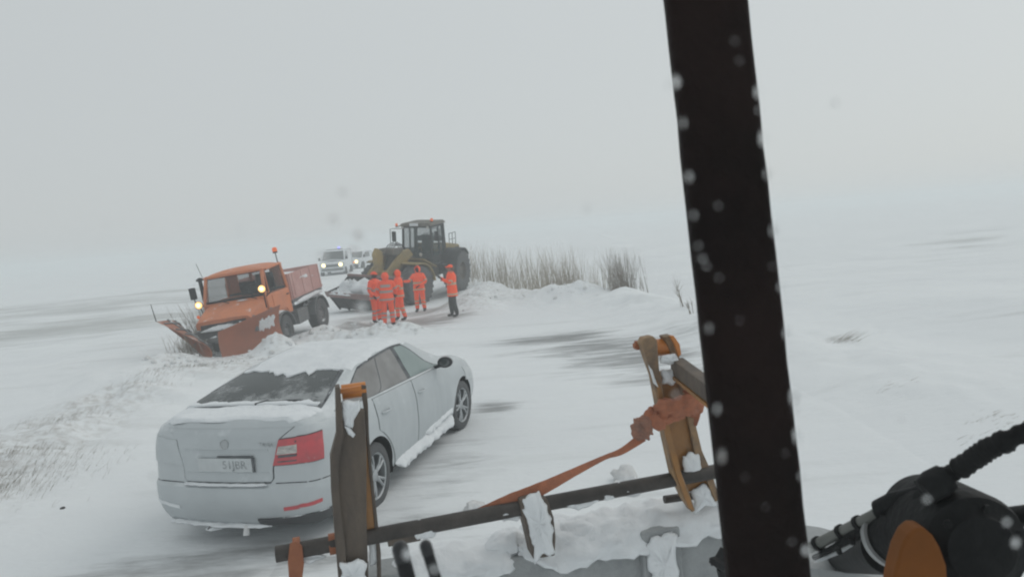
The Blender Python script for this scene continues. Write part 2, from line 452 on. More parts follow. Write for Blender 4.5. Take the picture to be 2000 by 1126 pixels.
BARE_SHADE = [ # x, y, rx, ry, amount, rotation : where wind or wheels bare the ground, and shade painted by the car
    (.9, 17.1, 1.5, .9, 1.0, 0), (1.9, 15.4, 1.8, 1.4, .82, 0), (2.3, 13.5, 1.4, 1.2, .86, 0), (2.3, 11.8, 1.0, .8, .74, 0), (3.6, 15.8, 1.3, 1.2, .5, 0),
    (-.42, 10.5, .42, .50, .85, 0), (-1.35, 9.0, .4, 1.5, .62, -.25), (-.9, 7.6, .6, 1.2, .46, -.25), (-2.5, 5.75, 1.5, .45, .72, .05), (-2.6, 5.0, 1.7, .4, .42, .05), (-1.1, 6.3, .6, .5, .52, 0),  # round the car: bare asphalt plus the car's shade darkened into the colour
    (-3.4, 23.4, 1.5, 1.9, 1.1, 0), (-4.5, 22.6, 1.1, 1.0, 1.1, 0), (-3.2, 26.8, 1.6, 1.6, .95, 0), (-5.2, 26.5, 1.6, 1.8, .9, 0), (-2.4, 24.2, 1.2, .9, .8, 0),
]
def bare_shade_mask(x, y):
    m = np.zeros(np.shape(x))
    for bx, by, rx, ry, a, ro in BARE_SHADE:
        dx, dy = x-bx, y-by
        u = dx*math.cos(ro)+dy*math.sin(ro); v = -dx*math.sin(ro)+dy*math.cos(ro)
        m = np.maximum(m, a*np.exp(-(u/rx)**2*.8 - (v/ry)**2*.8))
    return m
GRASSY = [(-21, 34, 8, 4.2, 1.0), (-26, 42, 11, 3.5, .7), (-24, 52, 12, 3.5, .8), (-38, 47, 14, 5, .8), (-22.5, 29.5, 6, 1.2, .6), (24, 38, 2.6, .8, .8), (22, 35, 4, .5, .5), (27, 41.5, 3, .7, .6), (29, 29, 5, .5, .5), (9, 11, 2.5, .6, .35), (14, 33, 7, .6, .3), (11.5, 14.5, 3, .6, .35), (9.5, 8.2, 1.8, .3, .35)]
def grassy_mask(x, y):
    m = np.zeros(np.shape(x))
    for bx, by, rx, ry, a in GRASSY:
        m = np.maximum(m, a*np.exp(-((x-bx)/rx)**2 - ((y-by)/ry)**2))
    return m

def graded(lo, hi, step, far, grow):
    a = list(np.arange(lo, hi + 1e-6, step)); s = step; p = hi
    while p < far: s *= grow; p += s; a.append(p)
    s = step; p = lo; pre = []
    while p > -far: s *= grow; p -= s; pre.append(p)
    return np.array(pre[::-1] + a)
def terrain_mesh(name, X, Y, Z, attrs):
    n, m = X.shape
    me = bpy.data.meshes.new(name)
    vs = np.stack([X, Y, Z], -1).reshape(-1, 3)
    i, j = np.meshgrid(np.arange(n-1), np.arange(m-1), indexing='ij')
    f = np.stack([i*m+j, (i+1)*m+j, (i+1)*m+j+1, i*m+j+1], -1).reshape(-1, 4)
    me.vertices.add(len(vs)); me.vertices.foreach_set('co', vs.ravel())
    me.loops.add(f.size); me.loops.foreach_set('vertex_index', f.ravel().astype(np.int32))
    me.polygons.add(len(f)); me.polygons.foreach_set('loop_start', np.arange(0, f.size, 4, dtype=np.int32))
    me.polygons.foreach_set('loop_total', np.full(len(f), 4, dtype=np.int32))
    me.polygons.foreach_set('use_smooth', np.ones(len(f), bool))
    me.update(calc_edges=True)
    for k, a in attrs.items():
        at_ = me.attributes.new(k, 'FLOAT', 'POINT'); at_.data.foreach_set('value', a.ravel().astype(np.float32))
    o = bpy.data.objects.new(name, me); col.objects.link(o)
    return o
def ground_mat(name):
    """snow blown in streaks over dark wet asphalt and grass; where the snow is thin comes from the attributes, its grain from noise"""
    m = bpy.data.materials.new(name); m.use_nodes = True
    t = m.node_tree; ns = t.nodes; p = ns['Principled BSDF']; lk = t.links.new
    p.inputs['Specular IOR Level'].default_value = .2
    tc = ns.new('ShaderNodeTexCoord')
    def noise_(scale, stretch, det=6, rough=.6):
        mp = ns.new('ShaderNodeMapping'); mp.inputs['Scale'].default_value = stretch
        lk(tc.outputs['Object'], mp.inputs['Vector'])
        n = ns.new('ShaderNodeTexNoise'); n.inputs['Scale'].default_value = scale; n.inputs['Detail'].default_value = det; n.inputs['Roughness'].default_value = rough
        lk(mp.outputs[0], n.inputs['Vector']); return n.outputs['Fac']
    def math_(op, a, b, c=None):
        n = ns.new('ShaderNodeMath'); n.operation = op
        for i, q in enumerate((a, b, c)):
            if q is None: continue
            if isinstance(q, (int, float)): n.inputs[i].default_value = q
            else: lk(q, n.inputs[i])
        return n.outputs[0]
    def rng(x, a, b, c=0, d=1):
        n = ns.new('ShaderNodeMapRange'); n.interpolation_type = 'SMOOTHSTEP'
        for k, q in zip(('From Min', 'From Max', 'To Min', 'To Max'), (a, b, c, d)): n.inputs[k].default_value = q
        lk(x, n.inputs['Value']); return n.outputs[0]
    def attr(k):
        n = ns.new('ShaderNodeAttribute'); n.attribute_name = k; return n.outputs['Fac']
    def mixc(f, a, b):
        n = ns.new('ShaderNodeMix'); n.data_type = 'RGBA'
        if isinstance(f, float): n.inputs[0].default_value = f
        else: lk(f, n.inputs[0])
        for i, q in ((6, a), (7, b)):
            if isinstance(q, tuple): n.inputs[i].default_value = (*q, 1)
            else: lk(q, n.inputs[i])
        return n.outputs[2]
    streak = noise_(1.5, (.55, 2.4, 1), 7, .68)
    streak2 = noise_(.55, (.35, 2.2, 1), 6, .62)
    clump = noise_(7, (1, 1, 1), 5, .6)
    big = noise_(.25, (1, 1, 1), 3)
    snow_c = mixc(rng(big, .3, .7), (.775, .80, .815), (.815, .84, .85))
    snow_c = mixc(math_('MULTIPLY', attr('dirt'), rng(clump, .38, .72)), snow_c, (.42, .40, .375))
    road_c_ = mixc(rng(clump, .3, .7), (.060, .062, .064), (.115, .113, .108))
    road_c_ = mixc(attr('slush'), road_c_, (.20, .175, .165))
    grass_c = mixc(rng(clump, .3, .7), (.16, .165, .14), (.28, .28, .25))
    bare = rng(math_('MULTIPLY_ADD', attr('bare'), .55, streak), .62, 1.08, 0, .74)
    gr = rng(math_('MULTIPLY_ADD', attr('grassy'), .42, streak2), .52, .95, 0, .50)
    c = mixc(gr, snow_c, grass_c)
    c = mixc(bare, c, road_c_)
    lk(c, p.inputs['Base Color'])
    lk(rng(bare, 0, 1, .9, .55), p.inputs['Roughness'])
    b = ns.new('ShaderNodeBump'); b.inputs['Strength'].default_value = .55; b.inputs['Distance'].default_value = .03
    bn = math_('ADD', noise_(9, (.7, 1.6, 1), 6, .65), math_('MULTIPLY', streak, 1.6))
    lk(bn, b.inputs['Height']); lk(b.outputs[0], p.inputs['Normal'])
    return m
GMAT = ground_mat('drifted_snow')
def dirt_mask(x, y):
    bl = np.exp(-(seg_dist(x, y, BANK_L)/.9)**2) * .75
    d = bl
    for hx, hy, rx, ry, hh in HEAPS[:12]:
        d = np.maximum(d, .75*np.exp(-((x-hx)/(rx*1.2))**2 - ((y-hy)/(ry*1.2))**2))
    return np.clip(d, 0, 1)
def slush_mask(x, y): return sstep(19, 22, y)

gx = graded(-13, 10, .10, 700, 1.09); gy = graded(2.0, 34, .10, 700, 1.09)
GX, GY = np.meshgrid(gx, gy, indexing='ij')
GZ = height(GX, GY)
inside = (1 - sstep(2.5, 3.15, np.abs(GX - road_c(GY)))) * sstep(-2, 0, GY) * (1 - sstep(36, 38, GY))
tag(terrain_mesh('ground', GX, GY, GZ - .03*inside, {'bare': bare_shade_mask(GX, GY)*(1-inside*.999), 'grassy': grassy_mask(GX, GY), 'dirt': dirt_mask(GX, GY), 'slush': slush_mask(GX, GY)}), kind='structure').data.materials.append(GMAT)
ry = np.arange(-3.0, 40, .09); rt_ = np.arange(-3.25, 3.26, .09)
RY, RT = np.meshgrid(ry, rt_, indexing='ij')
RX = road_c(RY) + RT
RZ = height(RX, RY) + .004 - .035*sstep(2.85, 3.25, np.abs(RT)) - .10*sstep(37.5, 39.5, RY) - .1*(1 - sstep(-2.8, -1, RY))
tag(terrain_mesh('road', RX, RY, RZ, {'bare': bare_shade_mask(RX, RY), 'grassy': RX*0, 'dirt': dirt_mask(RX, RY), 'slush': slush_mask(RX, RY)}), kind='structure').data.materials.append(GMAT)

# ------------------------------------------------------------------ blowing snow in the air
hb = MB().box((0, 300, 1.0), (1690, 2300, 6.6))
haze = tag(hb.build('haze', M['snow']), kind='stuff')
hm = bpy.data.materials.new('blowing_snow'); hm.use_nodes = True
hm.node_tree.nodes.clear()
ho = hm.node_tree.nodes.new('ShaderNodeOutputMaterial'); hv = hm.node_tree.nodes.new('ShaderNodeVolumePrincipled')
hv.inputs['Density'].default_value = 0.0066
hv.inputs['Color'].default_value = (.93, .965, .975, 1)
hv.inputs['Anisotropy'].default_value = 0.2
hm.node_tree.links.new(hv.outputs[0], ho.inputs['Volume'])
haze.data.materials.clear(); haze.data.materials.append(hm)
# ==THINGS==

# ------------------------------------------------------------------ snow lumps helper
def snow_strip(pts, wid, hei, seed=0, seg=10, sub=5, name='snow', parent=None, org=None, m='snow', rough=.35, upv=(0, 0, 1)):
    """a lumpy cushion of snow lying along a path; pts: world points on the surface it lies on"""
    P = []
    pts = [Vector(p) for p in pts]
    for a, b in zip(pts[:-1], pts[1:]):
        for k in range(sub): P.append(a.lerp(b, k/sub))
    P.append(pts[-1])
    n = len(P); mb = MB(); rows = []
    U = Vector(upv)
    for i, p in enumerate(P):
        t = (P[min(i+1, n-1)] - P[max(i-1, 0)]).normalized()
        sd_ = t.cross(U).normalized()
        e = min(1, min(i, n-1-i) / max(1, sub*.5)) ** .6 if n > 3 else 1
        row = []
        for k in range(seg+1):
            an = PI * k / seg
            q = mnoise.noise(Vector((p.x*14+seed, p.y*14, p.z*14 + k*.45)))
            q2 = mnoise.noise(Vector((p.x*40+seed, p.y*40, p.z*40 + k*.9)))
            s = (1 + rough*1.6*q + rough*.7*q2) * max(e, .12)
            row.append(p + sd_*math.cos(an)*wid/2*s + U*(math.sin(an)**.8*hei*s - .004))
        rows.append(row)
    mb.grid(rows)
    base = [[r[0] - U*.004, r[-1] - U*.004] for r in rows]
    mb.grid(base)
    return mb.build(name, M[m], parent, smooth=True, org=org, angle=180)

def text_obj(body, size, name, m, parent, loc, rot, extrude=.001):
    cu = bpy.data.curves.new(name, 'FONT'); cu.body = body; cu.size = size; cu.extrude = extrude
    cu.align_x = 'CENTER'; cu.align_y = 'CENTER'
    o = bpy.data.objects.new(name, cu); col.objects.link(o)
    dg = bpy.context.evaluated_depsgraph_get(); dg.update()
    me = bpy.data.meshes.new_from_object(o.evaluated_get(dg))
    bpy.data.objects.remove(o); bpy.data.curves.remove(cu)
    me.materials.clear(); me.materials.append(M[m])
    q = bpy.data.objects.new(name, me); col.objects.link(q)
    q.parent = parent; q.location = loc; q.rotation_euler = rot
    return q

# ------------------------------------------------------------------ the silver car
def cr_interp(tab, x):
    """smooth interpolation through (x, value) pairs"""
    xs = [p[0] for p in tab]; ys = [p[1] for p in tab]
    if x <= xs[0]: return ys[0]
    if x >= xs[-1]: return ys[-1]
    i = max(k for k in range(len(xs)) if xs[k] <= x); i = min(i, len(xs)-2)
    h = xs[i+1]-xs[i]; t = (x-xs[i])/h
    def slope(k):
        if k == 0: return (ys[1]-ys[0])/(xs[1]-xs[0])
        if k == len(xs)-1: return (ys[-1]-ys[-2])/(xs[-1]-xs[-2])
        a = (ys[k]-ys[k-1])/(xs[k]-xs[k-1]); b = (ys[k+1]-ys[k])/(xs[k+1]-xs[k])
        return 0 if a*b <= 0 else 2*a*b/(a+b)
    m0, m1 = slope(i)*h, slope(i+1)*h
    return (2*t**3-3*t*t+1)*ys[i] + (t**3-2*t*t+t)*m0 + (-2*t**3+3*t*t)*ys[i+1] + (t**3-t*t)*m1
XR, XF = -.985, 3.66
T_REAR = [(0,-.99),(.10,-1.045),(.22,-1.08),(.36,-1.09),(.43,-1.085),(.455,-1.055),(.60,-1.045),(.80,-1.035),(.93,-1.015),(1,-.985)]
T_FRONT = [(0,3.45),(.15,3.62),(.4,3.66),(.7,3.62),(1,3.46)]
T_HALF = [(0,.80),(.06,.845),(.14,.868),(.30,.893),(.50,.905),(.66,.903),(.76,.898),(.86,.880),(.95,.862),(1,.842)]
T_BELT = [(-1.1,1.085),(-.5,1.085),(0,1.07),(1,1.035),(2.0,.995),(2.5,.955),(3.1,.85),(3.7,.68)]
T_TOP = [(-.99,1.095),(-.95,1.140),(-.88,1.150),(-.68,1.172),(-.59,1.192),(-.2,1.290),(.25,1.385),(.52,1.422),(.8,1.448),(1.05,1.460),(1.38,1.440),(1.58,1.396),(1.95,1.232),(2.35,1.07),(2.5,1.03),(3.1,.92),(3.5,.76),(3.66,.68)]
T_LOW = [(-1.1,.235),(-.6,.25),(-.4,.20),(3,.20),(3.5,.22)]
QF = [0,.02,.10,.33,.66,.88,.955,.985,1,1]      # height fraction of the section nodes, belt to middle
QY = [1,.985,.968,.905,.825,.755,.655,.50,.25,0]
QY_FLAT = [1,.985,.968,.94,.88,.80,.66,.48,.25,0]
NQ = len(QF)
def plan_half(x): return 1 - .012*((x-1.3)/2.0)**2 - (.055*((x-2.4)/1.2)**2 if x > 2.4 else 0)
def outline(h):
    """half outline (left side) at height fraction h: list of (x, y)"""
    xr, xf, yh = cr_interp(T_REAR, h), cr_interp(T_FRONT, h), cr_interp(T_HALF, h)
    pts = []
    for q in QY[::-1]:
        t = q; pts.append((xr + .06*t*t, .66*t))                      # rear face, middle to corner
    a0 = xr + .06; dx = .42
    for k in range(1, 8):
        an = k/7*PI/2
        x = a0 + dx*(1-math.cos(an)**.9); yy = .66 + (yh*plan_half(a0+dx)-.66)*math.sin(an)**.85
        pts.append((x, yy))
    xs0 = a0 + dx; xs1 = xf - .75
    N = 44
    for k in range(1, N+1):
        x = xs0 + (xs1-xs0)*k/N; pts.append((x, yh*plan_half(x)))
    ye = yh*plan_half(xs1)
    for k in range(1, 8):
        an = k/7*PI/2
        pts.append((xs1 + (.75-.10)*math.sin(an)**.9, .58 + (ye-.58)*math.cos(an)**.8))
    for q in QY[1:]:
        pts.append((xf - .10*q*q, .58*q))
    return pts
NOUT = len(outline(0.))
def outline_pt(s, h):
    o = outline(h); i = int(min(max(s, 0), NOUT-1.001)); t = s-i
    return o[i][0]*(1-t)+o[i+1][0]*t, o[i][1]*(1-t)+o[i+1][1]*t
def zlev(x, h): 
    zl, zb = cr_interp(T_LOW, x), cr_interp(T_BELT, x)
    return zl + (zb-zl)*h
def body_pt(s, h, sg=1):
    """point on the flank / rear; s runs along the outline from the middle of the rear; negative s is the right hand side"""
    if s < 0: s, sg = -s, -sg
    x, y = outline_pt(s, h); return Vector((x, y*sg, zlev(x, h)))
def s_of_x(x, h):
    o = outline(h)
    for i in range(NQ-1, NOUT-NQ):
        if o[i][0] <= x <= o[i+1][0]: return i + (x-o[i][0])/(o[i+1][0]-o[i][0]+1e-9)
    return NOUT/2
def side_pt(x, h, sg=1): return body_pt(s_of_x(x, h), h, sg)
_BO = outline(1.0)
def belt_y(x):
    for i in range(NQ-1, NOUT-1):
        if _BO[i][0] <= x <= _BO[i+1][0]:
            t = (x-_BO[i][0])/(_BO[i+1][0]-_BO[i][0]+1e-9); return _BO[i][1]*(1-t)+_BO[i+1][1]*t
    return .66 if x < 1 else .58
def top_pt(x, q, sg=1):
    """point of the upper surface; q 0 at the belt line .. 9 at the middle; q > 9 crosses to the other side"""
    if q > NQ-1: q, sg = 2*(NQ-1)-q, -sg
    i = int(min(q, NQ-1.001)); t = q-i
    zt, zb = cr_interp(T_TOP, x), cr_interp(T_BELT, x)
    g = min(1, max(0, (zt-zb-.10)/.20))
    qy = [QY_FLAT[k]*(1-g)+QY[k]*g for k in range(NQ)]
    fr = QF[i]*(1-t)+QF[i+1]*t; fy = qy[i]*(1-t)+qy[i+1]*t
    yb = belt_y(x)
    zz = zb + (zt-zb)*fr
    return Vector((x, yb*fy*sg, zz - .012*(1-g)*0))
def patch(fn, us, vs, off0=-.006, off1=.004, mb=None):
    """sheet over fn(u, v) pushed out along its normal"""
    P, N = [], []
    for u in us:
        pr, nr = [], []
        for v in vs:
            p = fn(u, v); e = .03
            du = fn(u+e, v)-fn(u-e, v); dv = fn(u, v+e)-fn(u, v-e)
            n = du.cross(dv)
            if n.length < 1e-10: n = Vector((0, 0, 1))
            n.normalize()
            c = Vector((1.2, 0, .6))
            if n.dot(p-c) < 0: n = -n
            pr.append(p); nr.append(n)
        P.append(pr); N.append(nr)
    mb = mb or MB()
    return mb.slab(P, N, off0, off1)
def lin(a, b, n): return [a+(b-a)*k/(n-1) for k in range(n)]

def make_car():
    root = empty('car', (-2.29, 6.99, hz(-2.0, 8.3)-.01), (0, 0, R(75.5)))
    tag(root, 'silver saloon car with snow on its roof and boot lid', 'car')
    # shell
    HL = [0,.05,.10,.15,.22,.30,.36,.42,.455,.52,.60,.68,.76,.84,.90,.95,1.0]
    mb = MB(); rows = []
    for h in HL:
        o = outline(h)
        left = [Vector((x, y, zlev(x, h))) for x, y in o]
        right = [Vector((x, -y, zlev(x, h))) for x, y in o[1:-1]][::-1]
        rows.append(left + right)
    n = len(rows[0])
    vs_ = [p for r in rows for p in r]
    fs_ = [(i*n+k, i*n+(k+1) % n, (i+1)*n+(k+1) % n, (i+1)*n+k) for i in range(len(rows)-1) for k in range(n)]
    # bottom
    b0 = len(vs_); vs_.append(Vector((1.3, 0, .2)))
    for k in range(n): fs_.append(((k+1) % n, k, b0))
    # top rows between the first rear-face row and the front-face row
    i0, i1 = NQ-1, NOUT-NQ
    top_idx = {}
    base = (len(rows)-1)*n
    def oidx(i, sg):
        if sg > 0 or i == 0 or i == NOUT-1: return base + i
        return base + (n - i)
    rowsI = []
    for i in range(i0, i1+1):
        x = rows[-1][i].x
        if i == i0: rowsI.append([oidx(k, 1) for k in range(i0, 0, -1)] + [oidx(0, 1)] + [oidx(k, -1) for k in range(1, i0+1)]); continue
        if i == i1: rowsI.append([oidx(k, 1) for k in range(i1, NOUT-1)] + [oidx(NOUT-1, 1)] + [oidx(k, -1) for k in range(NOUT-2, i1-1, -1)]); continue
        r = [oidx(i, 1)]
        for q in range(1, 2*(NQ-1)):
            r.append(len(vs_)); vs_.append(top_pt(x, q))
        r.append(oidx(i, -1)); rowsI.append(r)
    for a, b in zip(rowsI[:-1], rowsI[1:]):
        for k in range(len(a)-1): fs_.append((a[k], b[k], b[k+1], a[k+1]))
    mb.add(vs_, fs_)
    body = mb.build('body', [M['silver'], M['black']], root, smooth=True, angle=35)
    try:
        cutters = []
        for ax in (0, 2.68):
            for sg in (1, -1):
                c = MB().lathe([(.375, 0), (.375, .42)], (ax, sg*.60, .325), (0, sg, 0), 40).build('cutter', M['black'])
                md = body.modifiers.new('arch', 'BOOLEAN'); md.operation = 'DIFFERENCE'; md.object = c; md.solver = 'EXACT'; cutters.append(c)
                c.parent = root
        bake(body)
        for c in cutters: bpy.data.objects.remove(c)
        sm = [True]*len(body.data.polygons); body.data.polygons.foreach_set('use_smooth', sm)
        body.data.set_sharp_from_angle(angle=R(35))
    except Exception as e: print('boolean', e)
    SP = lambda sg: (lambda u, v: side_pt(u, v, sg))
    for sg in (-1, 1):
        # doors: dark gap sheet first, then the leaf a little smaller and prouder
        def door_fn(xa, xb):
            return lambda u, v: side_pt(xa(v)+(xb(v)-xa(v))*u, v, sg)
        rear_a = lambda h: .10 if h > .62 else .10 + .36*math.sin((.62-h)/.62*PI/2)**.7
        fr = [(lambda h: 1.07, lambda h: 2.12+.10*(1-h)), (rear_a, lambda h: 1.05)]
        for xa, xb in fr:
            d = patch(door_fn(lambda h: xa(h)-.008, lambda h: xb(h)+.008), lin(0, 1, 12), lin(.09, .985, 14), -.01, .0015).build('door_gap', M['seam'], root, smooth=True)
            leaf = patch(door_fn(xa, xb), lin(0, 1, 14), lin(.10, .98, 16), -.01, .006).build('door', M['silver_side'], root, smooth=True, angle=50)
            d.parent = leaf; 
            hx = (xa(.8)+.16) if xa(.8) > .5 else xa(.8)+.18
            hp = side_pt(hx, .80, sg)
            hb_ = MB(); hb_.tube([hp+Vector((-.09, sg*.004, 0)), hp+Vector((-.06, sg*.03, 0)), hp+Vector((.06, sg*.032, -.004)), hp+Vector((.09, sg*.004, -.006))], .012, 8)
            hb_.build('handle', M['silver_side'], leaf, smooth=True)
        # side windows: black surround, then panes
        tp = lambda xa, xb: (lambda u, v: top_pt(xa(v)+(xb(v)-xa(v))*u, v, sg))
        wa = lambda q: (.25-.82*((q-.5)/1.9) if q < 2.4 else -.57+.80*((q-2.4)/2.3)**.9)
        wb = lambda q: 2.20 - .20*(q-.4)
        patch(tp(lambda q: wa(q)-.05, lambda q: wb(q)+.05), lin(0, 1, 26), lin(.55, 4.95, 12), -.01, .002).build('window_surround', M['seam'], root, smooth=True)
        for nm, a, b, mm in (('quarter_window', wa, lambda q: max(.20+.09*q, wa(q)+.01), 'glass_frost'), ('rear_door_window', lambda q: max(.22+.09*q, wa(q)+.02), lambda q: 1.03, 'glass_frost'), ('front_door_window', lambda q: 1.12, wb, 'glass_teal')):
            patch(tp(a, b), lin(0, 1, 14), lin(.85, 4.7, 10), -.008, .0045).build(nm, M[mm], root, smooth=True)
        # mirror
        mp_ = side_pt(1.84, .985, sg)
        mbm = MB(); mbm.M = Matrix.Translation(mp_ + Vector((0, sg*.14, .07))) @ Matrix.Rotation(-sg*.15, 4, 'Z') @ Matrix.Scale(.84, 4)
        prof = [(.0, -.07), (.045, -.066), (.078, -.045), (.092, -.01), (.088, .03), (.07, .045), (.066, .046)]
        vv = []; ff = []; ns_ = 20
        for r_, hh in prof:
            for k in range(ns_):
                an = 2*PI*k/ns_; vv.append((-hh, math.cos(an)*r_*1.22, math.sin(an)*r_*.88))
        for i in range(len(prof)-1):
            for k in range(ns_): ff.append((i*ns_+k, i*ns_+(k+1) % ns_, (i+1)*ns_+(k+1) % ns_, (i+1)*ns_+k))
        ff.append(tuple((len(prof)-1)*ns_+k for k in range(ns_)))
        mbm.add(vv, ff)
        mir = mbm.build('wing_mirror', M['gloss_black'], root, smooth=True)
        g = MB(); g.M = mbm.M; g.add([(-.0475, math.cos(2*PI*k/20)*.072, math.sin(2*PI*k/20)*.052) for k in range(20)], [tuple(range(20))]); g.build('mirror_glass', M['glass_dark'], mir)
        MB().tube([mp_+Vector((.02, -sg*.03, 0)), mp_+Vector((.01, sg*.10, .035))], .022, 8).build('mirror_stalk', M['gloss_black'], mir, smooth=True)
        # sill, bumper side line, lamps
        patch(SP(sg), lin(.42, 2.28, 20), lin(.0, .075, 4), -.02, .012).build('sill', M['black_plastic'], root, smooth=True)
        LB = lambda s, h: body_pt(s, h, sg)
        # rear lamp: slanted inner edge, wraps round the corner
        def lamp(u, v, a=0, b=1):
            h = .638+.248*v
            s0 = 3.15 + .95*v; s1 = 12.4 + .3*v
            h += (u-.0)*.035*(v*.45+ .55) if True else 0
            return body_pt(s0+(s1-s0)*u, h, sg)
        mk = M['lamp_red'] if sg < 0 else M['silver']
        tl = patch(lamp, lin(0, 1, 14), lin(0, 1, 8), -.02, .016 if sg < 0 else .009).build('tail_light', mk, root, smooth=True, angle=50)
        if sg > 0: tl['label'] = 'tail light packed with snow'
        if sg < 0: patch(lamp, lin(-.012, 1.012, 14), lin(-.04, 1.04, 8), -.02, .003).build('lamp_gap', M['seam'], tl, smooth=True)
        if sg < 0:
            patch(lamp, lin(.02, .58, 10), lin(.42, .74, 5), 0, .019).build('reversing_lens', M['lamp_white'], tl, smooth=True)
            patch(lamp, lin(.05, .56, 10), lin(.30, .39, 3), 0, .0205).build('lens_rib', M['seam'], tl, smooth=True)
            patch(lamp, lin(.06, .52, 8), lin(.11, .16, 3), 0, .0185).build('lens_rib', M['seam'], tl, smooth=True)
            patch(lamp, lin(.38, .52, 5), lin(.82, .88, 3), 0, .0185).build('lens_rib', M['seam'], tl, smooth=True)
        # bumper reflector strip
        rf = lambda u, v: body_pt(4.3+(12.2-4.3)*u, .185+.035*v+.05*u, sg)
        patch(rf, lin(0, 1, 14), lin(0, 1, 3), -.01, .006).build('reflector', M['lamp_red'] if sg < 0 else M['snow'], root, smooth=True)
        # bumper upper seam and boot shut line
        patch(LB, lin(3.3, 17.0, 24), lin(.452, .463, 2), -.004, .0015).build('bumper_seam', M['seam'], root, smooth=True)
        # headlamp
        patch(LB, lin(NOUT-17.5, NOUT-11, 10), lin(.60, .86, 5), -.01, .006).build('headlight', M['plate'], root, smooth=True)
    # boot lid: leaf with a shut gap, two creases
    bl = lambda u, v: body_pt(u, v)
    bw = lambda h: (3.0 + 1.0*min(1, (h-.60)/.29) + 2.6*max(0, (h-.89)/.11) if h > .60 else (3.0 if h > .52 else 3.0-.35*((.52-h)/.06)**2))
    fn = lambda u, v: body_pt(bw(v)*u, v)
    gp = patch(lambda u, v: body_pt((bw(v)+.16)*u, v), lin(-1, 1, 25), lin(.455, .999, 12), -.01, .0015)
    leaf = patch(fn, lin(-1, 1, 31), lin(.475, .998, 20), -.01, .007).build('boot_lid', M['silver_side'], root, smooth=True, angle=50)
    gp.build('shut_gap', M['seam'], leaf, smooth=True)
    # recess round the plate, drawn by two ribs of the pressing
    def rib(u0, v0, u1, v1, w, name, parent, m, o1=.012):
        f = lambda u, v: body_pt(u0+(u1-u0)*u, v0+(v1-v0)*u + w*(v-.5))
        patch(f, lin(0, 1, 14), lin(0, 1, 3), 0, o1).build(name, M[m], parent, smooth=True)
    rib(-2.75, .792, 2.75, .792, .012, 'pressing_rib', leaf, 'silver_side')
    rib(-2.7, .565, 2.7, .565, .010, 'pressing_rib', leaf, 'silver_side', .010)
    # number plate
    pl = MB(); pl.box((-1.055, -.0, .79), (.012, .525, .118), (0, R(-4), 0)); plate = pl.build('number_plate', M['plate'], leaf, bevel=.003)
    text_obj('51JBR', .098, 'lettering', 'plate_ink', plate, (-1.0635, -.095, .79), (PI/2, R(0), -PI/2))
    pl = MB(); pl.box((-1.052, -.275, .792), (.014, .016, .125)); pl.build('plate_end', M['seam'], plate)
    pl = MB(); pl.box((-1.050, -.10, .862), (.02, .34, .008)); pl.build('plate_lip', M['seam'], plate)
    # badge and model lettering
    bp = body_pt(0, .855)
    bd = MB(); bd.lathe([(.0, 0), (.036, 0), (.042, .004), (.040, .010), (.033, .0105), (.031, .007), (0, .007)], bp+Vector((-.004, 0, 0)), (-1, 0, .08), 28)
    bd.build('badge', M['chrome'], leaf, smooth=True)
    text_obj('OCTAVIA', .052, 'lettering', 'plate_ink', leaf, body_pt(-2.25, .845)+Vector((-.010, 0, 0)), (PI/2, 0, -PI/2-.06))
    # rear screen
    rs = lambda u, v: top_pt(-.60+(.68)*v, 9+(4.42-1.55*v)*u)
    wfn = lambda u, v: top_pt(-.64+(.76)*v, 9+(4.78-1.55*v)*u)
    patch(wfn, lin(-1, 1, 25), lin(0, 1, 14), -.01, .002).build('screen_surround', M['seam'], root, smooth=True)
    scr = patch(rs, lin(-1, 1, 25), lin(0, 1, 14), -.008, .005).build('rear_screen', M['glass_dark'], root, smooth=True)
    # snow left along the rim of the screen
    def edge_snow(name, fn_, us, amp, thick, seed):
        P, N = [], []
        for i, u in enumerate(us):
            pr, nr = [], []
            for k in range(5):
                v = k/4
                p = fn_(u, v*(1 + .0)*max(.15, 1 + amp*mnoise.noise(Vector((u*5+seed, 0, 0))) + amp*.3*mnoise.noise(Vector((u*22+seed, 1, 0)))))
                pr.append(p); nr.append(Vector((0, 0, 1)))
            P.append(pr); N.append(nr)
        return MB().slab(P, N, -.004, thick).build(name, M['snow'], root, smooth=True, angle=80)
    edge_snow('snow', lambda u, v: top_pt(.14-.15*v*(1.0 if -.35 < u < .45 else .3), 9+2.95*u), lin(-.97, .97, 60), .9, .016, 3)
    edge_snow('snow', lambda u, v: top_pt(-.61+.05*v, 9+4.2*u), lin(-1, .97, 60), 1.2, .018, 8)
    # snow on the boot lid and roof, thicker in cushions
    def cover(x0, x1, q0, q1, th, seed, nu=34, nv=34, name='snow'):
        P, N = [], []
        for i in range(nu):
            pr, nr = [], []
            for k in range(nv):
                u, v = i/(nu-1), k/(nv-1)
                e = min(u, 1-u, v, 1-v)*2
                w = .05*mnoise.noise(Vector((u*4+seed, v*4, 0)))
                x = x0+(x1-x0)*u + w*(1 if 0 < e else 1)
                q = q0+(q1-q0)*v + .5*mnoise.noise(Vector((u*6+seed, v*6, 3)))
                p = top_pt(x, q)
                t = th*min(1, e*5)*(.65+.7*mnoise.noise(Vector((p.x*5+seed, p.y*5, 0)))+.25*mnoise.noise(Vector((p.x*17+seed, p.y*17, 0))))
                pr.append(p+Vector((0, 0, max(t, -.002)))); nr.append(Vector((0, 0, 1)))
            P.append(pr); N.append(nr)
        return MB().slab(P, N, -.012, .001).build(name, M['snow'], root, smooth=True, angle=60)
    cover(-.93, -.63, 3.9, 14.0, .026, 1)
    cover(.15, 1.50, 6.2, 13.0, .026, 5)
    cover(2.5, 3.3, 5.2, 12.8, .03, 9)
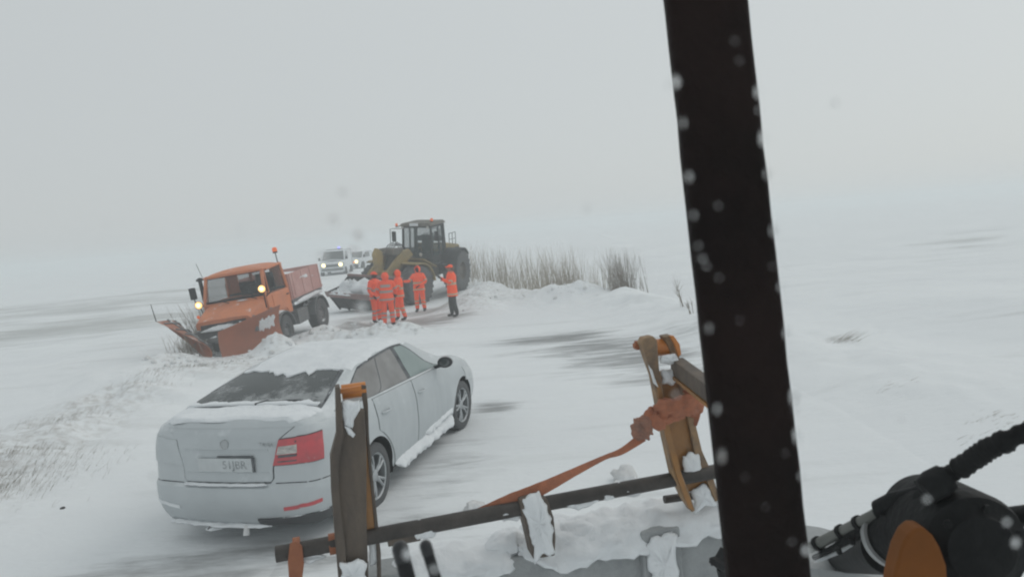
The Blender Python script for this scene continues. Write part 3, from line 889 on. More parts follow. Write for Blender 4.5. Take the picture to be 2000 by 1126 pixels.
    # wiper on the rear screen
    a, b = top_pt(-.56, 9.6)+Vector((0, 0, .02)), top_pt(-.54, 11.6)+Vector((0, 0, .014))
    MB().tube([top_pt(-.61, 9.2)+Vector((0, 0, .016)), a, b], [.013, .011, .006], 8).build('rear_wiper', M['black_plastic'], root, smooth=True)
    # lower bumper: dark diffuser, snow ledge, tow eye and tail pipe
    df = lambda u, v: body_pt(-13.5*u+ -1.5*(1-u), .012+.13*v*(1-.5*abs(u-.75)))
    patch(df, lin(0, 1, 24), lin(0, 1, 4), -.03, .012).build('diffuser', M['black_plastic'], root, smooth=True)
    snow_strip([body_pt(s, .012)+Vector((-.012, 0, -.012)) for s in lin(-2.2, 10.5, 9)], .07, .028, 4, name='snow', parent=root)
    snow_strip([body_pt(s, .455)+Vector((-.022, 0, .0)) for s in lin(-2.6, 3, 9)], .045, .016, 14, name='snow', parent=root)
    MB().tube([(-.85, .25, .24), (-1.02, .25, .20)], .028, 10).build('tail_pipe', M['chassis'], root, smooth=True)
    MB().tube([(-1.02, -.12, .25), (-1.04, -.12, .17)], [.022, .028], 10).build('tow_eye', M['dirty_snow'], root, smooth=True)
    snow_strip([(-.99, .32, .19), (-.99, .15, .2)], .09, .05, 31, name='snow', parent=root, sub=4)
    # packed snow along the right sill and behind the front wheel
    for sg in (-1,):
        P = [side_pt(x, .10, sg)+Vector((0, sg*.01, 0)) for x in lin(.45, 2.28, 9)]
        snow_strip(P, .17, .035, 2, name='snow', parent=root, upv=(0, sg*.86, .5), rough=.35)
        P = [side_pt(x, .19+.05*(x-1), sg) for x in lin(1.25, 2.26, 6)]
        snow_strip(P, .10, .016, 6, name='snow', parent=root, upv=(0, sg*.95, .3), rough=.45)
    # wheels
    def wheel(x, y, sg, steer=0, first=None):
        if first is not None:
            w = copy_tree(first, root)
        else:
            w = empty('wheel', (0, 0, 0), (0, 0, 0), root)
            ty = MB().lathe([(.225, -.10), (.285, -.105), (.318, -.085), (.325, -.04), (.325, .04), (.318, .085), (.285, .105), (.225, .10)], (0, 0, 0), (0, 1, 0), 44, True)
            ty.build('tyre', M['tyre'], w, smooth=True)
            rm = MB(); rm.lathe([(.228, -.09), (.228, .09), (.222, .094), (.208, .085), (.205, -.09)], (0, 0, 0), (0, 1, 0), 44, True)
            for k in range(5):
                for d in (-.17, .17):
                    a0 = 2*PI*k/5; a1 = a0+d
                    p0 = Vector((math.cos(a0+d*.4)*.045, .062, math.sin(a0+d*.4)*.045)); p1 = Vector((math.cos(a1)*.212, .074, math.sin(a1)*.212))
                    rm.tube([p0, p0.lerp(p1, .5)+Vector((0, .012, 0)), p1], [.021, .015, .018], 6)
            rm.lathe([(.0, .05), (.06, .05), (.06, .078), (.03, .088), (0, .088)], (0, 0, 0), (0, 1, 0), 20)
            rm.build('rim', M['rim'], w, smooth=True, angle=50)
            bk = MB().lathe([(.0, .0), (.14, 0), (.14, .022), (0, .022)], (0, 0, 0), (0, 1, 0), 28); bk.lathe([(0, -.09), (.205, -.09), (.205, -.08), (0, -.08)], (0, 0, 0), (0, 1, 0), 28)
            bk.build('brake_disc', M['seam'], w)
        w.location = (x, y, .32); w.rotation_euler = (0, 0, (0 if sg > 0 else PI)+steer)
        return w
    w0 = wheel(0, -.775, -1)
    wheel(2.68, -.775, -1, R(-4), w0); wheel(0, .775, 1, 0, w0); wheel(2.68, .775, 1, R(-4), w0)
    # liners inside the arches
    for ax in (0, 2.68):
        for sg in (1, -1):
            rows = [[(ax+math.cos(a)*r, sg*yy, .325+math.sin(a)*r) for a in lin(-.25, PI+.25, 26)] for r, yy in ((.3725, .872), (.3725, .60), (.0, .601))]
            MB().grid(rows).build('arch_liner', M['black'], root, smooth=True)
    return root
make_car()

# ------------------------------------------------------------------ orange snow plough truck
def thing(name, label, cat, loc, rot=(0, 0, 0), group=None):
    return tag(empty(name, loc, rot), label, cat, group)

def big_wheel(root, loc, r, w, rim_r, tread, m_rim, flip=1, first=None, lugs=0, rot=(0, 0, 0)):
    if first is not None:
        wh = copy_tree(first, root)
    else:
        wh = empty('wheel', parent=root)
        h = w/2
        ty = MB().lathe([(rim_r, -h*.82), (r*.80, -h), (r*.95, -h*.93), (r, -h*.75), (r, h*.75), (r*.95, h*.93), (r*.80, h), (rim_r, h*.82)], (0, 0, 0), (0, 1, 0), 40, True)
        if lugs:
            for k in range(lugs):
                for sg in (-1, 1):
                    a = 2*PI*(k+.5*(sg > 0))/lugs
                    ty.M = Matrix.Rotation(a, 4, 'Y')
                    ty.hexa([(-.05, sg*h*.05, r-.01), (.05, sg*h*.05, r-.01), (.16, sg*h*.98, r-.06), (.06, sg*h*.98, r-.06), (-.045, sg*h*.05, r+.04), (.045, sg*h*.05, r+.04), (.15, sg*h*.98, r-.005), (.065, sg*h*.98, r-.005)])
            ty.M = Matrix.Identity(4)
        ty.build('tyre', M[tread], wh, smooth=True, angle=30)
        rm = MB().lathe([(rim_r+.005, -h*.8), (rim_r+.005, h*.8), (rim_r*.93, h*.82), (rim_r*.86, h*.45), (rim_r*.5, h*.30), (rim_r*.42, h*.55), (rim_r*.25, h*.62), (0, h*.62), (0, -h*.7), (rim_r*.9, -h*.75)], (0, 0, 0), (0, 1, 0), 32, True)
        for k in range(8):
            a = 2*PI*k/8; rm.lathe([(0, 0), (.03, 0), (.03, .04), (0, .04)], (math.cos(a)*rim_r*.62, h*.34, math.sin(a)*rim_r*.62), (0, 1, 0), 6)
        rm.build('rim', M[m_rim], wh, smooth=True, angle=35)
    wh.location = loc; wh.rotation_euler = (rot[0], rot[1], rot[2] + (0 if flip > 0 else PI))
    return wh

def lamp(root, p, r, d, name, body_m, lens_m, core=None, up=None):
    d = Vector(d).normalized()
    hb = MB().lathe([(0, -r*1.1), (r*.6, -r*.95), (r, -r*.2), (r*1.08, 0), (r*.98, .002), (0, .002)], p, d, 20).build(name, M[body_m], root, smooth=True)
    MB().lathe([(0, .004), (r*.95, .004), (r*.7, r*.18), (0, r*.26)], p, d, 20).build('lens', M[lens_m], hb, smooth=True)
    if core: MB().lathe([(0, r*.2), (r*.55, r*.24), (r*.3, r*.32), (0, r*.34)], p, d, 16).build('bulb_glow', M[core], hb, smooth=True)
    return hb

def beacon(root, p, r=.07, h=.16, up=(0, 0, 1), m='amber'):
    b = MB().lathe([(0, 0), (r*.9, 0), (r*.9, h*.25), (0, h*.25)], p, up, 16).build('beacon', M['black'], root)
    MB().lathe([(r*.85, h*.26), (r, h*.4), (r*.95, h*.85), (r*.6, h*1.02), (0, h*1.06)], p, up, 16).build('lens', M[m], b, smooth=True)
    return b

def make_truck():
    root = thing('plough_truck', 'orange snow plough truck tilted in the ditch with lit lamps', 'plough truck', (-7.40, 24.0, -.36), (.088, .072, -1.688))
    # chassis
    mb = MB()
    for s in (-1, 1): mb.box((1.4, s*.40, .86), (5.2, .12, .2))
    mb.box((.1, 0, .55), (.18, 1.5, .18)); mb.box((2.75, 0, .55), (.18, 1.5, .18))
    mb.box((1.25, .78, .72), (.8, .42, .42)); mb.box((1.2, -.78, .72), (.7, .42, .42))
    mb.box((3.55, 0, 1.0), (1.0, 1.3, .3)); mb.tube([(.1, 0, .55), (2.75, 0, .6)], .07, 8)
    mb.build('chassis', M['chassis'], root, bevel=.015)
    w = big_wheel(root, (.0, .93, .50), .52, .36, .29, 'tyre', 'chassis', 1, None, 0)
    big_wheel(root, (2.78, .93, .50), .52, .36, .29, 'tyre', 'chassis', 1, w, rot=(0, 0, .1))
    big_wheel(root, (.0, -.93, .50), .52, .36, .29, 'tyre', 'chassis', -1, w)
    big_wheel(root, (2.78, -.93, .50), .52, .36, .29, 'tyre', 'chassis', -1, w, rot=(0, 0, .1))
    for x in (0, 2.78):
        for s in (-1, 1):
            rows = [[(x+math.cos(a)*r, s*yy, .5+math.sin(a)*r) for a in lin(.15, PI-.15, 14)] for r, yy in ((.60, 1.12), (.64, 1.12), (.64, .70), (.60, .70), (.60, 1.12))]
            MB().grid(rows).build('mudguard', M['chassis'], root, smooth=True)
            snow_strip([(x+.3, s*.93, 1.10), (x, s*.93, 1.14), (x-.3, s*.93, 1.06)], .3, .05, x+s, name='snow', parent=root)
    # cab: lower shell
    side = [(1.88, .98), (2.25, .98), (2.32, 1.10), (3.12, 1.16), (3.36, 1.30), (3.42, 1.74), (1.86, 1.74)]
    cab = MB().prism([(x, -.98, z) for x, z in side], (0, 1.96, 0))
    cabo = cab.build('cab', M['orange_truck'], root, bevel=.03)
    # upper frame: posts, headers, roof
    up = MB()
    for s in (-1, 1):
        up.tube([(3.39, s*.93, 1.73), (3.12, s*.86, 2.50)], .052, 8)
        up.tube([(1.90, s*.94, 1.73), (1.95, s*.87, 2.50)], .06, 8)
        up.tube([(2.98, s*.90, 2.46), (1.95, s*.88, 2.50)], .045, 8)
        up.tube([(3.16, s*.955, 1.74), (3.05, s*.885, 2.48)], .022, 6)
    up.tube([(3.12, -.87, 2.48), (3.12, .87, 2.48)], .05, 8)
    up.tube([(1.95, -.87, 2.48), (1.95, .87, 2.48)], .05, 8)
    up.box((1.90, -.72, 2.1), (.05, .32, .76)); up.box((1.90, .66, 2.1), (.05, .30, .76)); up.box((1.90, -.12, 2.1), (.05, .10, .76)); up.box((1.90, .0, 2.46), (.05, 1.6, .1)); up.box((1.90, 0, 1.79), (.05, 1.7, .16))
    up.build('post', M['orange_truck'], cabo, smooth=True, angle=40)
    rf = MB(); rows = []
    for i, x in enumerate(lin(1.86, 3.20, 9)):
        row = []
        for k in range(11):
            y = -.92+1.84*k/10
            row.append((x, y, 2.50 + .115*(1-abs(y/.92)**4)*(1-abs((x-2.53)/.68)**6*.8)))
        rows.append(row)
    rf.grid(rows); rf.grid([[(p[0], p[1], 2.47) for p in r] for r in rows])
    for s in (0, -1): rf.grid([[r[s] for r in rows], [(r[s][0], r[s][1], 2.47) for r in rows]])
    for r in (rows[0], rows[-1]): rf.grid([r, [(p[0], p[1], 2.47) for p in r]])
    rf.build('roof', M['orange_truck'], cabo, smooth=True, angle=50)
    MB().hexa([(3.36, -.90, 1.76), (3.37, -.90, 1.76), (3.37, .90, 1.76), (3.36, .90, 1.76), (3.115, -.84, 2.46), (3.125, -.84, 2.46), (3.125, .84, 2.46), (3.115, .84, 2.46)]).build('windscreen', M['pane_dark'], root)
    gs = MB()
    for y0, y1, x0, z0, x1, z1 in ((-.9, .9, 3.385, 1.755, 3.37, 1.80), (-.87, .87, 3.14, 2.42, 3.125, 2.47)): gs.hexa([(x0-.01, y0, z0), (x0+.01, y0, z0), (x0+.01, y1, z0), (x0-.01, y1, z0), (x1-.01, y0, z1), (x1+.01, y0, z1), (x1+.01, y1, z1), (x1-.01, y1, z1)])
    gs.build('windscreen_seal', M['black'], root)
    MB().box((1.90, -.10, 2.12), (.012, .95, .62)).build('rear_window', M['pane_dark'], root)
    for s in (-1, 1):
        d = MB().prism([(1.95, s*1.0, 1.02), (2.22, s*1.0, 1.02), (2.30, s*1.0, 1.16), (3.08, s*1.0, 1.22), (3.10, s*1.0, 1.70), (1.95, s*1.0, 1.70)], (0, -s*.03, 0)).build('door', M['orange_truck'], root, bevel=.012)
        MB().hexa([(2.0, s*.955, 1.75), (3.12, s*.955, 1.75), (3.12, s*.945, 1.75), (2.0, s*.945, 1.75), (2.02, s*.895, 2.45), (3.02, s*.895, 2.45), (3.02, s*.885, 2.45), (2.02, s*.885, 2.45)]).build('window', M['pane_dark'], d)
        MB().tube([(2.05, s*1.02, 1.56), (2.2, s*1.03, 1.56)], .018, 6).build('handle', M['black'], d)
        m1 = MB().tube([(3.40, s*.98, 1.72), (3.42, s*1.18, 1.86), (3.42, s*1.18, 2.3)], .015, 6).build('mirror_arm', M['black'], root)
        MB().box((3.40, s*1.2, 2.12), (.05, .20, .34)).build('mirror', M['black'], m1, bevel=.015)
    # inside: seats, wheel, dash
    ins = MB(); ins.box((2.2, .45, 1.95), (.14, .5, .7)); ins.box((2.2, -.1, 1.85), (.14, .5, .5)); ins.box((3.2, 0, 1.72), (.3, 1.7, .12))
    ins.tube([(3.05+.06*math.sin(a), .5+.2*math.cos(a), 1.92+.19*math.sin(a)) for a in lin(0, 2*PI, 18)], .018, 6)
    ins.box((1.96, 0, 1.4), (.04, 1.8, .8))
    ins.build('cab_interior', M['black'], root)
    # bonnet
    bn = MB(); rows = []
    for i, t in enumerate(lin(0, 1, 8)):
        x = 3.40+.86*t; zt = 1.73-.34*t**1.3; zb = 1.28-.12*t; hw = .92-.10*t
        row = []
        for k in range(13):
            a = PI*k/12; c = math.cos(a); s = math.sin(a)
            row.append((x+.06*math.sin(a)*t, hw*math.copysign(abs(c)**.38, c), zb+(zt-zb)*abs(s)**.30))
        rows.append(row)
    bn.grid(rows); n0 = len(bn.v); 
    bn.add([rows[-1][k] for k in range(13)], [tuple(range(13))]); bn.add([rows[0][k] for k in range(13)], [tuple(range(13))][::-1])
    bn.grid([[r[0] for r in rows], [r[-1] for r in rows]])
    bo = bn.build('bonnet', M['orange_truck'], root, smooth=True, angle=45)
    gr = MB().box((4.27, 0, 1.22), (.03, 1.35, .16)).build('grille', M['black'], root)
    for k in range(4): MB().box((4.29, 0, 1.165+.036*k), (.02, 1.3, .012)).build('slat', M['chassis'], gr)
    MB().box((4.18, 0, 1.0), (.22, 1.9, .22)).build('bumper', M['chassis'], root, bevel=.02)
    snow_strip([(4.3, -.7, 1.10), (4.33, 0, 1.11), (4.3, .7, 1.1)], .22, .10, 3, name='snow', parent=root)
    snow_strip([(3.52, .1, 1.72), (3.5, .45, 1.72)], .10, .03, 5, name='snow', parent=root)
    MB().tube([(3.55, -.1, 1.71), (3.5, -.35, 1.78), (3.47, -.75, 1.80)], .012, 6).build('wiper', M['black'], root)
    MB().tube([(3.55, .75, 1.71), (3.5, .5, 1.78), (3.47, .1, 1.81)], .012, 6).build('wiper', M['black'], root)
    # lit lamps on stalks, indicator
    for y, z in ((1.04, 1.97), (-.92, 1.80)):
        l = lamp(root, (3.72, y, z), .105, (1, .15, -.02), 'work_lamp', 'black', 'lamp_on', 'lamp_core')
        MB().tube([(3.66, y, z-.09), (3.62, y*.97, 1.42)], .018, 6).build('stalk', M['black'], l)
    lamp(root, (4.2, -.72, 1.52), .05, (1, -.1, .0), 'indicator', 'orange_truck', 'amber')
    MB().tube([(3.12, -1.06, 1.2), (3.12, -1.06, 2.42)], .055, 10).lathe([(.02, 0), (.11, .02), (.10, .07), (.03, .11), (0, .11)], (3.12, -1.06, 2.42), (0, 0, 1), 14).build('air_intake', M['black'], root, smooth=True)
    MB().tube([(3.05, -1.0, 2.5), (3.15, -1.04, 2.95)], .008, 5).build('aerial', M['black'], root)
    bp = MB().tube([(1.98, .86, 2.5), (2.0, .86, 2.82)], .016, 6).build('beacon_pole', M['black'], root)
    bb = beacon(root, (2.0, .86, 2.82), .075, .17)
    # load bed
    bed = MB().box((.68, 0, 1.27), (2.44, 2.06, .10)).build('load_bed', M['chassis'], root, bevel=.01)
    MB().box((1.86, 0, 1.72), (.05, 2.06, .82)).build('headboard', M['orange_faded'], root, bevel=.008)
    for s in (-1, 1):
        sb = MB().box((.64, s*1.035, 1.73), (2.36, .04, .80)).build('side_board', M['orange_faded'], root, bevel=.008)
        for x in (-.45, .25, .95, 1.65): MB().box((x, s*1.062, 1.73), (.05, .02, .78)).build('board_rib', M['orange_faded'], sb)
        MB().box((.64, s*1.062, 1.39), (2.36, .02, .05)).build('board_rib', M['orange_faded'], sb)
        snow_strip([(1.75, s*1.06, 1.20), (.6, s*1.06, 1.22), (-.5, s*1.06, 1.20)], .14, .12, 6+s, name='snow', parent=root, upv=(0, s*.8, .6))
    MB().box((-.52, 0, 1.73), (.04, 2.06, .80)).build('tailboard', M['orange_faded'], root, bevel=.008)
    snow_strip([(1.7, 0, 1.75), (.6, .1, 1.85), (-.4, 0, 1.75)], 1.9, .25, 9, name='snow', parent=root, rough=.15, seg=14)
    # plough
    pf = MB(); 
    for s in (-1, 1): pf.tube([(4.2, s*.4, .85), (4.75, s*.25, .75)], .05, 8)
    pf.box((4.45, 0, .9), (.5, .5, .12)); pf.tube([(4.25, 0, 1.05), (4.7, 0, 1.0)], .045, 8)
    pfo = pf.build('plough_frame', M['chassis'], root)
    def wing(P0, P1, name):
        """mouldboard from the nose P0 to the outer end P1: (x, y, bottom z, top z); curled forward at the top"""
        mb = MB(); rows, back = [], []
        nr = Vector((P1[1]-P0[1], -(P1[0]-P0[0]), 0)).normalized()
        if nr.x < 0: nr = -nr
        for i in range(15):
            t = i/14; x = P0[0]+(P1[0]-P0[0])*t; y = P0[1]+(P1[1]-P0[1])*t
            z0 = P0[2]+(P1[2]-P0[2])*t**P1[4]; z1 = P0[3]+(P1[3]-P0[3])*t
            rf_, rb = [], []
            for k in range(11):
                q = k/10; cv = .34*(4*(q-.42)**2) - .10
                p = Vector((x, y, z0+(z1-z0)*q)) + nr*(cv*(.55+.45*t))
                rf_.append(p+nr*.012); rb.append(p-nr*.012)
            rows.append(rf_); back.append(rb)
        mb.grid(rows); mb.grid(back)
        mb.grid([[r[0] for r in rows], [r[0] for r in back]]); mb.grid([[r[-1] for r in rows], [r[-1] for r in back]])
        mb.grid([rows[0], back[0]]); mb.grid([rows[-1], back[-1]])
        o = mb.build(name, M['plow'], pfo, smooth=True, angle=50)
        bm_ = MB()
        for t in (.12, .37, .62, .88):
            i = int(t*14); bm_.tube([back[i][k]-nr*.035 for k in range(0, 11, 2)], .035, 6)
        bm_.tube([back[0][3]-nr*.04, back[-1][3]-nr*.04], .045, 6); bm_.tube([back[0][8]-nr*.04, back[-1][8]-nr*.04], .035, 6)
        bm_.build('back_rib', M['chassis'], pfo, smooth=True)
        return rows
    r1 = wing((5.0, .16, .34, 1.16), (3.85, 1.42, .44, 1.50, 1), 'mouldboard')
    P_, N_ = [], []
    nb = Vector((1.26, 1.15, 0)).normalized()
    for i in range(14):
        pr = []
        for k in range(9):
            u_, v_ = i/13, k/8; e_ = 1+.5*mnoise.noise(Vector((u_*5, v_*2, 1)))
            fi = 9.2+3.6*(.5+(u_-.5)*e_); fk = 4.6+3.2*(.5+(v_-.5)*(1+.8*mnoise.noise(Vector((u_*7, 2, 0)))))
            a_ = r1[int(fi)][int(fk)].lerp(r1[int(fi)+1][int(fk)], fi % 1); b_ = r1[int(fi)][int(fk)+1].lerp(r1[int(fi)+1][int(fk)+1], fi % 1)
            pr.append(a_.lerp(b_, fk % 1)+nb*.022*max(0, math.sin(PI*u_)*math.sin(PI*v_))**.5)
        P_.append(pr); N_.append([nb]*9)
    MB().slab(P_, N_, -.006, .004).build('snow', M['snow'], pfo, smooth=True, angle=80)
    r2 = wing((5.0, -.16, .34, .98), (3.98, -1.72, 1.42, 1.60, .8), 'mouldboard')
    MB().tube([r2[-1][10], r2[-1][10]+Vector((0.02, -.02, .5))], [.016, .009], 6).build('marker_pole', M['black'], pfo)
    return root
make_truck()

# ------------------------------------------------------------------ wheel loader
def make_loader():
    root = thing('wheel_loader', 'big dirty yellow wheel loader with a raised dark cab', 'wheel loader', (-4.31, 33.43, -.30), (-.07, .07, -1.856))
    # rear frame
    mb = MB(); mb.box((-1.9, 0, 1.15), (3.9, 1.1, .6)); mb.box((-.4, 0, 1.0), (1.2, .8, .7)); mb.box((-3.95, 0, 1.25), (.6, 1.5, .9))
    mb.build('rear_frame', M['loader_grime'], root, bevel=.04)
    hd = MB().hexa([(-4.1, -.72, 1.45), (-1.6, -.75, 1.45), (-1.6, .75, 1.45), (-4.1, .72, 1.45), (-3.9, -.62, 2.05), (-1.6, -.70, 2.38), (-1.6, .70, 2.38), (-3.9, .62, 2.05)]).build('engine_hood', M['yellow'], root, bevel=.06)
    for k in range(5): MB().box((-2.2-.3*k, .73, 1.85), (.18, .02, .3)).build('vent', M['loader_dark'], hd)
    MB().tube([(-2.6, -.3, 2.2), (-2.6, -.3, 2.75)], .07, 10).build('exhaust_pipe', M['loader_dark'], root, smooth=True)
    w = big_wheel(root, (-1.95, 1.16, .98), .87, .66, .40, 'tyre', 'loader_grime', 1, None, 22); w.scale = (1.14,)*3
    big_wheel(root, (-1.95, -1.16, .98), .87, .66, .40, 'tyre', 'loader_grime', -1, w)
    for s in (-1, 1):
        rows = [[(-1.95+math.cos(a)*r, s*yy, .98+math.sin(a)*r) for a in lin(.1, PI-.7, 16)] for r, yy in ((1.06, 1.52), (1.11, 1.52), (1.11, .70), (1.06, .70), (1.06, 1.52))]
        MB().grid(rows).build('fender', M['loader_dark'], root, smooth=True, angle=50)
        # steps and hand rails
        st = MB()
        for k in range(3): st.box((-.42-.02*k, s*(1.12-.04*k), .75+.36*k), (.5, .3, .04))
        for x in (-.68, -.16): st.tube([(x, s*1.2, .6), (x-.05, s*1.05, 1.6)], .02, 6)
        st.build('ladder', M['loader_dark'], root)
        rl = MB()
        for x in (-3.3, -2.85, -2.4): rl.tube([(x, s*.66, 2.1), (x, s*.66, 2.72)], .017, 6)
        rl.tube([(-3.3, s*.66, 2.72), (-2.4, s*.66, 2.72)], .017, 6); rl.tube([(-3.3, s*.66, 2.42), (-2.4, s*.66, 2.42)], .014, 6)
        rl.build('hand_rail', M['loader_dark'], root)
    # cab
    pl = MB().hexa([(-1.65, -.92, 1.42), (.10, -.92, 1.42), (.10, .92, 1.42), (-1.65, .92, 1.42), (-1.65, -.92, 1.56), (.10, -.92, 1.56), (.10, .92, 1.56), (-1.65, .92, 1.56)]).build('platform', M['loader_dark'], root, bevel=.02)
    cb = MB()
    cb.hexa([(-1.55, -.76, 1.56), (.02, -.76, 1.56), (.02, .76, 1.56), (-1.55, .76, 1.56), (-1.55, -.76, 1.95), (.05, -.76, 1.86), (.05, .76, 1.86), (-1.55, .76, 1.95)])
    for s in (-1, 1):
        cb.tube([(.04, s*.72, 1.8), (-.02, s*.68, 3.3)], .06, 8); cb.tube([(-1.5, s*.74, 1.8), (-1.48, s*.68, 3.3)], .10, 8); cb.tube([(-.85, s*.755, 1.8), (-.82, s*.70, 3.3)], .05, 8)
    cb.box((-1.52, .0, 2.6), (.05, 1.4, .25)); cb.box((-.75, 0, 3.28), (1.5, 1.45, .12))
    cab = cb.build('cab', M['loader_dark'], root, smooth=True, angle=40)
    rf = MB().hexa([(-1.75, -.80, 3.33), (.22, -.80, 3.31), (.22, .80, 3.31), (-1.75, .80, 3.33), (-1.65, -.70, 3.47), (.12, -.70, 3.45), (.12, .70, 3.45), (-1.65, .70, 3.47)]).build('roof', M['loader_grime'], cab, bevel=.04)
    MB().box((.205, -.05, 3.39), (.02, .42, .13)).build('sign_plate', M['white_van'], root)
    MB().hexa([(.05, -.68, 1.88), (.06, -.68, 1.88), (.06, .68, 1.88), (.05, .68, 1.88), (-.02, -.63, 3.24), (-.01, -.63, 3.24), (-.01, .63, 3.24), (-.02, .63, 3.24)]).build('windscreen', M['pane_teal'], root)
    for s in (-1, 1):
        MB().hexa([(-1.42, s*.745, 1.98), (-.9, s*.745, 1.98), (-.9, s*.735, 1.98), (-1.42, s*.735, 1.98), (-1.40, s*.69, 3.2), (-.88, s*.69, 3.2), (-.88, s*.68, 3.2), (-1.40, s*.68, 3.2)]).build('side_window', M['pane_teal'], root)
        MB().hexa([(-.79, s*.745, 1.9), (0, s*.735, 1.9), (0, s*.725, 1.9), (-.79, s*.735, 1.9), (-.77, s*.69, 3.22), (-.07, s*.68, 3.22), (-.07, s*.67, 3.22), (-.77, s*.68, 3.22)]).build('door_window', M['pane_teal'], root)
        ma = MB().tube([(.05, s*.75, 3.2), (.22, s*1.0, 3.22), (.24, s*1.22, 3.2), (.24, s*1.24, 2.55), (.22, s*.95, 2.5)], .018, 6).build('mirror_arm', M['loader_dark'], root)
        MB().box((.23, s*1.05, 2.86), (.07, .20, .46)).build('mirror', M['black'], ma, bevel=.02)
        lamp(root, (.2, s*.62, 3.26), .06, (1, 0, 0), 'work_lamp', 'loader_dark', 'lamp_white')
    MB().box((-1.54, 0, 2.95), (.012, 1.2, .5)).build('rear_window', M['pane_teal'], root)
    ins = MB(); ins.box((-1.2, 0, 2.35), (.16, .5, .9)); ins.box((-1.0, 0, 1.95), (.5, .55, .12)); ins.tube([(-.25+.07*math.sin(a), .22*math.cos(a), 2.2+.2*math.sin(a)) for a in lin(0, 2*PI, 16)], .018, 6); ins.tube([(-.15, 0, 1.86), (-.25, 0, 2.2)], .05, 6); ins.box((-.3, -.45, 2.0), (.3, .2, .3))
    ins.build('cab_interior', M['black'], root)
    beacon(root, (.1, -.95, 3.28), .06, .17); MB().tube([(.0, -.70, 3.36), (.1, -.95, 3.28)], .02, 6).build('beacon_bracket', M['loader_dark'], root)
    beacon(root, (-.35, .62, 3.46), .07, .17)
    # front frame, swung towards the ditch
    F = Matrix.Rotation(R(-15), 4, 'Z')
    def fm(): m = MB(); m.M = F; return m
    ff = fm(); ff.box((1.2, 0, 1.05), (2.0, .9, .7)); ff.hexa([(.45, -.42, 1.3), (2.0, -.42, 1.3), (2.0, .42, 1.3), (.45, .42, 1.3), (.9, -.36, 2.25), (1.75, -.36, 2.3), (1.75, .36, 2.3), (.9, .36, 2.25)])
    ff.build('front_frame', M['loader_grime'], root, bevel=.04)
    for s in (-1, 1):
        p = F @ Vector((1.65, s*1.10, .86)); big_wheel(root, p, .87, .66, .40, 'tyre', 'loader_grime', s, w, rot=(0, 0, R(-15))).scale = (1, 1, 1)
        m = fm(); rows = [[(1.65+math.cos(a)*r, s*yy, .86+math.sin(a)*r) for a in lin(1.3, PI-.1, 12)] for r, yy in ((.97, 1.45), (1.02, 1.45), (1.02, .45), (.97, .45), (.97, 1.45))]
        m.grid(rows).build('fender', M['yellow'], root, smooth=True, angle=50)
        m = fm(); m.hexa([(.3, s*.35, 1.50), (1.25, s*.35, 1.95), (1.25, s*1.3, 1.95), (.3, s*1.3, 1.50), (.3, s*.35, 1.56), (1.25, s*.35, 2.01), (1.25, s*1.3, 2.01), (.3, s*1.3, 1.56)])
        m.build('deck_plate', M['yellow'], root, bevel=.02)
        m = fm(); m.prism([(1.0, s*.52, 2.15), (1.25, s*.52, 2.42), (1.7, s*.52, 2.38), (2.9, s*.52, 1.55), (3.65, s*.52, .70), (3.55, s*.52, .42), (3.25, s*.52, .55), (2.5, s*.52, 1.30), (1.3, s*.52, 1.95)], (0, -s*.14, 0)).build('lift_arm', M['yellow'], root, bevel=.02)
        m = fm(); m.tube([(1.1, s*.34, 1.2), (2.0, s*.36, 1.45)], .09, 10); m.tube([(2.0, s*.36, 1.45), (2.75, s*.40, 1.5)], .05, 10); m.build('lift_cylinder', M['loader_dark'], root, smooth=True)
        m = fm(); p = F @ Vector((1.05, s*.98, 2.15)); lamp(root, p, .09, F.to_3x3() @ Vector((1, 0, 0)), 'headlight', 'loader_dark', 'lamp_white')
    m = fm(); m.tube([(1.15, 0, 2.35), (2.2, 0, 2.42)], .11, 12); m.tube([(2.2, 0, 2.42), (2.75, 0, 2.2)], .06, 10); m.build('tilt_cylinder', M['loader_grime'], root, smooth=True)
    m = fm(); m.prism([(2.55, -.11, 1.25), (2.85, -.11, 1.25), (3.05, -.11, 2.35), (2.85, -.11, 2.62), (2.55, -.11, 2.4)], (0, .22, 0)); m.box((2.75, 0, 1.5), (.2, 1.0, .3)); m.build('tilt_lever', M['yellow'], root, bevel=.03)
    m = fm(); m.hexa([(1.6, -.5, 2.2), (2.3, -.45, 2.25), (2.3, .45, 2.25), (1.6, .5, 2.2), (1.65, -.45, 2.5), (2.25, -.40, 2.52), (2.25, .40, 2.52), (1.65, .45, 2.5)]).build('hose_cover', M['loader_grime'], root, bevel=.05)
    hs = fm()
    for k in range(4): hs.tube([(1.0, -.2+.13*k, 2.3), (1.3, -.22+.13*k, 2.75-.05*k), (1.8, -.25+.14*k, 2.6), (2.2, -.2+.1*k, 2.3)], .02, 6)
    hs.build('hose', M['black'], root, smooth=True)
    # bucket, curled back so that its scraped underside shows, heaped with snow
    prof = [(3.05, 1.62), (3.10, 1.05), (3.25, .55), (3.48, .26), (3.80, .30), (4.42, 1.02)]
    D = F; F = F @ Matrix.Translation((0, 0, -.22)); bk = fm(); hw = 1.5
    rows = [[(x, y, z) for x, z in prof] for y in (-hw, hw)]
    inn = [[(x+(.06 if i < 3 else .02), y, z+.06) for i, (x, z) in enumerate(prof)] for y in (-hw, hw)]
    bk.grid(rows); bk.grid(inn); bk.grid([[rows[0][0], rows[1][0]], [inn[0][0], inn[1][0]]])
    for s in (-hw, hw): bk.prism([(x, s, z) for x, z in prof] + [(4.40, s, 1.12), (3.6, s, 1.25), (3.10, s, 1.62)], (0, .04 if s < 0 else -.04, 0))
